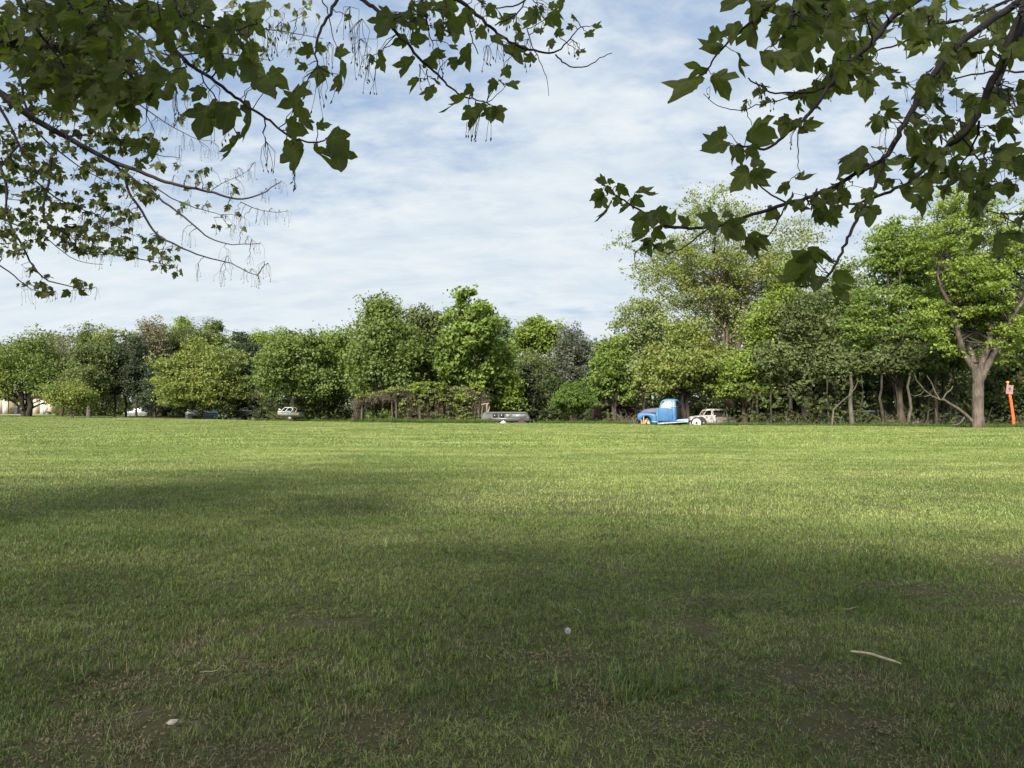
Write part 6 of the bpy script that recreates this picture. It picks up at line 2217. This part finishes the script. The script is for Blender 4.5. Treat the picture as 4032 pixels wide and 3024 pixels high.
def left_maple():
    A = Overhang((-3.4, -2.4, 0), 'near maple whose branches hang in across the top from the left', LM['maple'], 12, 'overhanging maples')
    o1, o2, o3 = (-3.2, -2.1, 4.4), (-3.1, -2.2, 5.0), (-3.3, -2.3, 3.6)
    A.branch(c1, [(620, -20), (700, 40), (760, 80), (850, 160), (930, 250), (1000, 330), (1080, 380), (1180, 450), (1260, 510), (1330, 560), (1400, 610), (1470, 660), (1540, 720), (1620, 760), (1680, 775), (1760, 770), (1790, 750)], 2.9, 2.6, .010, .0022, o1)
    A.branch(c1, [(-10, 215), (120, 230), (300, 255), (450, 265), (580, 310), (700, 330)], 3.6, 3.6, .040, .010, o3)
    A.branch(c1, [(350, -20), (420, 80), (520, 200), (640, 330), (720, 420), (800, 520)], 3.0, 3.0, .008, .003, o1)
    A.branch(c1, [(100, -20), (160, 120), (260, 230), (330, 340), (420, 440)], 3.0, 3.2, .008, .003, o1)
    A.branch(c1, [(900, -20), (980, 80), (1100, 150), (1250, 170), (1400, 130)], 3.0, 3.2, .007, .003, o2)
    A.branch(c1, [(1090, 380), (1130, 480), (1200, 560), (1290, 730)], 2.75, 2.7, .003, .002)
    A.branch(c1, [(1440, 640), (1440, 760), (1445, 800)], 2.65, 2.65, .003, .002)
    A.branch(c2, [(480, -10), (540, 30), (580, 60), (640, 120), (700, 200), (760, 260), (820, 330), (880, 390), (940, 440), (980, 490), (1040, 540), (1100, 580), (1170, 590), (1230, 610)], 3.0, 2.7, .009, .002, o2)
    A.branch(c2, [(1040, -10), (1110, 30), (1170, 80), (1230, 140), (1290, 200), (1370, 250), (1450, 285), (1540, 310), (1640, 320), (1690, 270), (1740, 210), (1790, 160)], 3.0, 3.1, .009, .002, o2)
    A.branch(c2, [(1640, 325), (1680, 370), (1750, 400), (1820, 395), (1900, 350), (1975, 315)], 3.1, 3.2, .0035, .0018)
    A.branch(c2, [(350, -10), (300, 80), (250, 160), (220, 250), (215, 330), (225, 390)], 2.9, 2.7, .007, .003, o2)
    A.branch(c2, [(250, -10), (290, 70), (310, 200), (350, 300)], 3.1, 3.1, .003, .0015, o2)
    A.branch(c2, [(840, -10), (870, 100), (890, 180), (905, 240)], 2.9, 2.9, .005, .002, o2)
    A.branch(c2, [(1110, 50), (1130, 150), (1150, 250), (1180, 320)], 2.9, 2.8, .003, .002)
    A.branch(c2, [(980, -10), (1000, 80), (1020, 150)], 2.9, 2.9, .003, .002, o2)
    A.branch(c2, [(1480, -20), (1430, 30), (1300, 50), (1200, 40)], 3.1, 3.0, .004, .002, o2)
    A.branch(c2, [(1280, 150), (1380, 110), (1450, 30), (1470, -20)], 3.0, 3.1, .003, .003)
    A.branch(c2, [(1470, 170), (1500, 280), (1540, 360), (1590, 450), (1600, 570)], 3.0, 3.0, .0025, .001)
    A.branch(c2, [(880, 410), (875, 470), (890, 500)], 2.8, 2.8, .0025, .0015)
    A.explicit(c1, [(1400, 420, 1480, 568), (1325, 320, 1440, 430), (1460, 390, 1590, 480), (1100, 470, 1055, 570), (1130, 570, 1080, 795), (1150, 560, 1195, 700), (1240, 555, 1255, 742),
                    (1290, 735, 1278, 890), (1350, 590, 1412, 755), (1640, 540, 1520, 590), (1590, 500, 1705, 552), (1600, 600, 1712, 630), (1650, 640, 1700, 725), (1560, 690, 1700, 712),
                    (1725, 690, 1808, 684), (1800, 728, 1940, 862), (1600, 800, 1622, 965), (1550, 790, 1660, 850), (1712, 800, 1778, 945), (1830, 795, 1848, 965), (1640, 770, 1540, 835),
                    (1470, 450, 1530, 470), (1380, 330, 1330, 480), (1400, 0, 1420, 140), (1370, 20, 1330, 120), (950, 400, 940, 510), (880, 360, 830, 480), (590, 200, 640, 280), (780, 420, 830, 560),
                    (260, 470, 330, 590), (380, 520, 430, 620), (650, 470, 560, 590), (760, 760, 740, 870), (830, 780, 880, 900)])
    A.explicit(c2, [(640, 90, 600, 250), (700, 90, 740, 190), (760, 230, 668, 272), (780, 232, 888, 246), (775, 340, 745, 482), (810, 460, 788, 565), (892, 508, 893, 628), (905, 460, 942, 528),
                    (915, 300, 992, 372), (875, 345, 937, 432), (1010, 268, 1052, 322), (1028, 338, 1045, 432), (960, 125, 900, 195), (1050, 165, 1060, 272), (1050, 22, 918, 85), (1085, 70, 1180, 175),
                    (1160, -20, 1195, 60), (800, 110, 815, 180), (1110, 275, 1162, 425), (1180, 165, 1240, 235), (1270, 210, 1312, 302), (1360, 260, 1422, 412), (1520, 70, 1480, 192), (1600, 95, 1642, 180),
                    (1565, 175, 1508, 200), (1608, 235, 1630, 305), (1680, -10, 1700, 90), (1735, 88, 1782, 106), (1742, 148, 1698, 178), (1862, 150, 1917, 182), (1830, 188, 1870, 242), (1640, 185, 1702, 222),
                    (1515, 335, 1448, 392), (1285, 475, 1230, 552), (1335, 398, 1382, 472), (1360, 488, 1412, 555), (1305, 475, 1325, 525), (1095, 568, 1003, 702), (1145, 512, 1080, 562), (1120, 625, 1110, 692),
                    (1160, 640, 1148, 792), (1210, 598, 1232, 652), (1250, 635, 1268, 742), (1290, 635, 1332, 740), (1200, 615, 1190, 700), (1395, 140, 1440, 190), (1410, 200, 1460, 260), (1230, 90, 1290, 130),
                    (1600, 30, 1660, 40), (1350, 280, 1390, 330),
                    (200, 288, 92, 312), (222, 280, 292, 292), (162, 388, 104, 416), (332, 308, 428, 330), (365, 365, 432, 500), (350, 440, 398, 558), (245, 395, 255, 545), (585, 310, 642, 350),
                    (600, 345, 640, 435), (550, 330, 538, 392), (420, 90, 385, 135), (870, 10, 840, 90), (740, 130, 770, 200), (1790, 300, 1825, 315), (1770, 300, 1775, 340)])
    A.fill(c1, [(-10, -20), (1330, -20), (1330, 150), (1250, 330), (1000, 330), (900, 480), (700, 520), (420, 420), (150, 330), (-10, 300)], 88, (68, 112), (2, 5), dj=.5, stalk=.25)
    A.fill(c1, [(210, 330), (560, 330), (800, 480), (760, 560), (450, 560), (300, 520)], 26, (70, 105), (2, 5), stalk=.3)
    A.fill(c2, [(600, -10), (1600, -10), (1600, 120), (1400, 170), (1250, 120), (1100, 60), (900, 180), (650, 100)], 17, (50, 80), (1, 4), stalk=.5)
    for fn, x, y, n, L in [(c2, 230, 400, 14, .16), (c2, 490, 110, 12, .17), (c2, 540, 320, 14, .16), (c2, 480, 230, 12, .16), (c2, 420, 40, 12, .14), (c2, 780, 60, 10, .10), (c2, 830, 380, 8, .09), (c2, 1230, 270, 8, .09),
                           (c2, 1300, 230, 10, .12), (c2, 1480, 230, 9, .12), (c2, 1550, 30, 10, .10), (c2, 1740, 240, 8, .07), (c2, 1200, 640, 8, .12), (c2, 1150, 700, 8, .09), (c2, 300, 250, 9, .12), (c2, 950, 340, 6, .08),
                           (c1, 1200, 620, 8, .11), (c1, 1450, 770, 9, .10), (c1, 1600, 900, 6, .08), (c1, 1170, 460, 6, .10), (c1, 1350, 100, 12, .10), (c1, 1450, 150, 12, .12), (c1, 1500, 200, 9, .08), (c1, 1530, 120, 9, .08),
                           (c1, 820, 350, 12, .14), (c1, 950, 450, 12, .14), (c1, 1600, 560, 4, .08)]:
        q = fn(x, y); nd, i = A.nearest(*q)
        A.seeds(P(q[0], q[1], nd[1]), n, L)
    cl = A.canopy((-3.6, -7.4, 7.4), (7.6, 8.2, 3.9), 680, 42, size=.215)
    A.finish(0, .30, (-3.4, -2.3, 11.5), cl)


def far_maple():
    A = Overhang((-9.6, 4.2, 0), 'second maple left of the field with small leaves and drooping seed stalks', LM['maplefar'], 13, 'overhanging maples')
    o1, o2, o3 = (-9.2, 4.4, 5.6), (-9.3, 4.4, 4.2), (-9.0, 4.6, 7.2)
    d = 7.0
    B = A.branch
    B(c1, [(-10, 500), (80, 570), (170, 640), (260, 690), (350, 740), (440, 790), (520, 830), (600, 880), (700, 910), (800, 950), (900, 990), (1000, 1015), (1100, 1035), (1200, 1060), (1290, 1090), (1380, 1075), (1450, 1040), (1530, 990)], 6.6, 7.0, .034, .004, o1)
    B(c1, [(600, 880), (680, 940), (760, 1000), (830, 1050), (920, 1120), (1000, 1180), (1070, 1240), (1140, 1300), (1230, 1330), (1340, 1330), (1420, 1325)], 6.8, 6.9, .014, .003)
    B(c1, [(680, 960), (700, 1050), (760, 1130), (800, 1200), (850, 1280), (930, 1320), (1030, 1370), (1150, 1410), (1260, 1430), (1340, 1480), (1400, 1500)], 6.8, 6.6, .014, .003)
    B(c1, [(1310, 1100), (1400, 1140), (1500, 1160), (1560, 1150)], 7.0, 7.0, .004, .002)
    B(c1, [(780, 980), (900, 1060), (1000, 1110), (1100, 1140), (1200, 1170)], 6.9, 7.1, .007, .003)
    B(c1, [(1150, 1040), (1200, 1000), (1280, 970), (1350, 930)], 7.0, 7.2, .004, .002)
    B(c1, [(350, 740), (480, 740), (600, 740), (700, 790), (850, 850), (980, 860)], 6.8, 7.4, .010, .003)
    B(c1, [(180, 680), (230, 750), (300, 810), (420, 900), (520, 960), (640, 1010)], 6.7, 7.0, .010, .003)
    B(c1, [(-10, 570), (60, 690), (100, 780), (140, 860), (200, 940), (280, 1000)], 6.4, 6.6, .014, .005, o2)
    B(c1, [(280, 860), (265, 1000), (240, 1100), (230, 1180), (290, 1260), (380, 1330), (480, 1370), (600, 1380), (720, 1400), (800, 1420), (900, 1440), (960, 1460)], 6.6, 6.4, .012, .003)
    B(c1, [(-10, 880), (40, 1000), (30, 1120), (60, 1250), (120, 1330), (160, 1420), (230, 1520), (330, 1550), (430, 1570), (500, 1570)], 6.2, 6.2, .013, .003, o2)
    B(c1, [(-10, 1440), (80, 1500), (150, 1570), (230, 1590), (300, 1590)], 6.4, 6.4, .007, .002, o2)
    B(c1, [(100, 790), (50, 850), (10, 900)], 6.5, 6.4, .012, .010)
    B(c1, [(-10, 300), (120, 430), (130, 560), (180, 660)], 6.8, 6.7, .012, .010, o1)
    B(c1, [(200, 990), (300, 1080), (420, 1130), (560, 1180), (680, 1260), (760, 1290)], 6.8, 7.1, .008, .002)
    B(c1, [(-10, 1180), (100, 1230), (220, 1260), (300, 1340), (420, 1430), (560, 1440)], 6.9, 7.0, .008, .002, o2)
    B(c1, [(900, -20), (1000, 60), (1200, 130), (1400, 150), (1600, 180), (1760, 210)], 7.4, 7.2, .012, .003, o3)
    B(c1, [(560, -20), (760, 200), (900, 320), (1100, 280), (1300, 300), (1480, 330)], 7.4, 7.2, .016, .003, o3)
    B(c1, [(400, 300), (600, 450), (800, 600), (950, 700), (1080, 760)], 7.2, 7.3, .010, .003, o1)
    g = dict(dj=.6, spread=.8, droop=.75)
    A.fill(c1, [(-10, 560), (170, 620), (500, 800), (820, 960), (840, 1100), (700, 1200), (500, 1220), (240, 1260), (-10, 1260)], 150, (22, 38), (3, 6), stalk=.3, **g)
    A.fill(c1, [(-10, 400), (400, 560), (700, 600), (900, 780), (860, 900), (560, 800), (200, 640), (-10, 520)], 66, (24, 42), (3, 6), stalk=.3, **g)
    A.fill(c1, [(-10, 1200), (250, 1200), (560, 1230), (800, 1250), (780, 1400), (600, 1400), (300, 1340), (100, 1400), (-10, 1420)], 76, (20, 35), (2, 5), stalk=.4, **g)
    A.fill(c1, [(80, 1430), (300, 1500), (520, 1500), (560, 1600), (260, 1600), (100, 1560)], 13, (24, 38), (2, 4), stalk=.6, **g)
    A.fill(c1, [(780, 1150), (1000, 1200), (1000, 1480), (860, 1480), (780, 1400)], 16, (22, 36), (2, 4), stalk=.6, **g)
    A.fill(c1, [(860, 880), (1250, 880), (1300, 1100), (1330, 1260), (1050, 1200), (900, 1080)], 26, (20, 34), (1, 3), stalk=.8, **g)
    A.fill(c1, [(0, 0), (1500, 0), (1500, 350), (1300, 420), (900, 700), (0, 420)], 80, (26, 50), (2, 5), stalk=.4, **g)
    A.fill(c1, [(1350, 0), (1750, 0), (1750, 260), (1500, 360), (1350, 300)], 20, (20, 34), (1, 3), stalk=.9, **g)
    for x, y in [(1530, 990), (1500, 980), (1450, 1030), (1420, 1050), (1390, 890), (1350, 930), (1300, 920), (1280, 930), (1560, 1150), (1520, 1150), (1480, 1140), (1440, 1150), (1400, 1140), (1420, 1325), (1370, 1310),
                 (1350, 1290), (1400, 1500), (1370, 1470), (1440, 1430), (1460, 1440), (1360, 1400), (1330, 1470), (1240, 1400), (1220, 1350), (1200, 1480), (1230, 1470), (1080, 1440), (1000, 1260), (1030, 1280), (1310, 1000),
                 (1280, 1180), (1330, 1190), (1250, 1240), (1100, 800), (1140, 820), (1160, 780), (1000, 740), (1040, 760), (980, 800), (1130, 1100), (900, 640), (950, 680), (860, 660), (1000, 620), (700, 1160), (740, 1200),
                 (720, 1180), (950, 960), (1020, 960), (620, 1390), (560, 1400), (300, 1590), (420, 1580), (150, 1580), (520, 1570)]:
        q = c1(x, y); nd, i = A.nearest(*q)
        c = P(q[0], q[1] - 6, nd[1])
        if np.linalg.norm(c - nd) > .02:
            A.twigs.tube(wiggle(nd, c, 5, .06, A.r, .05), [.0035, .002], 4)
        A.seeds(c, int(A.r.integers(5, 10)), A.r.uniform(.09, .17))
    cl = A.canopy((-10.0, 2.6, 8.0), (5.2, 5.6, 4.4), 260, 42, size=.20)
    A.finish(0, .30, (-9.8, 3.6, 11.0), cl)


right_maple()
left_maple()
far_maple()

tri = sum(len(m.polygons) for m in bpy.data.meshes)
print('faces', tri, 'objects', len(bpy.data.objects))
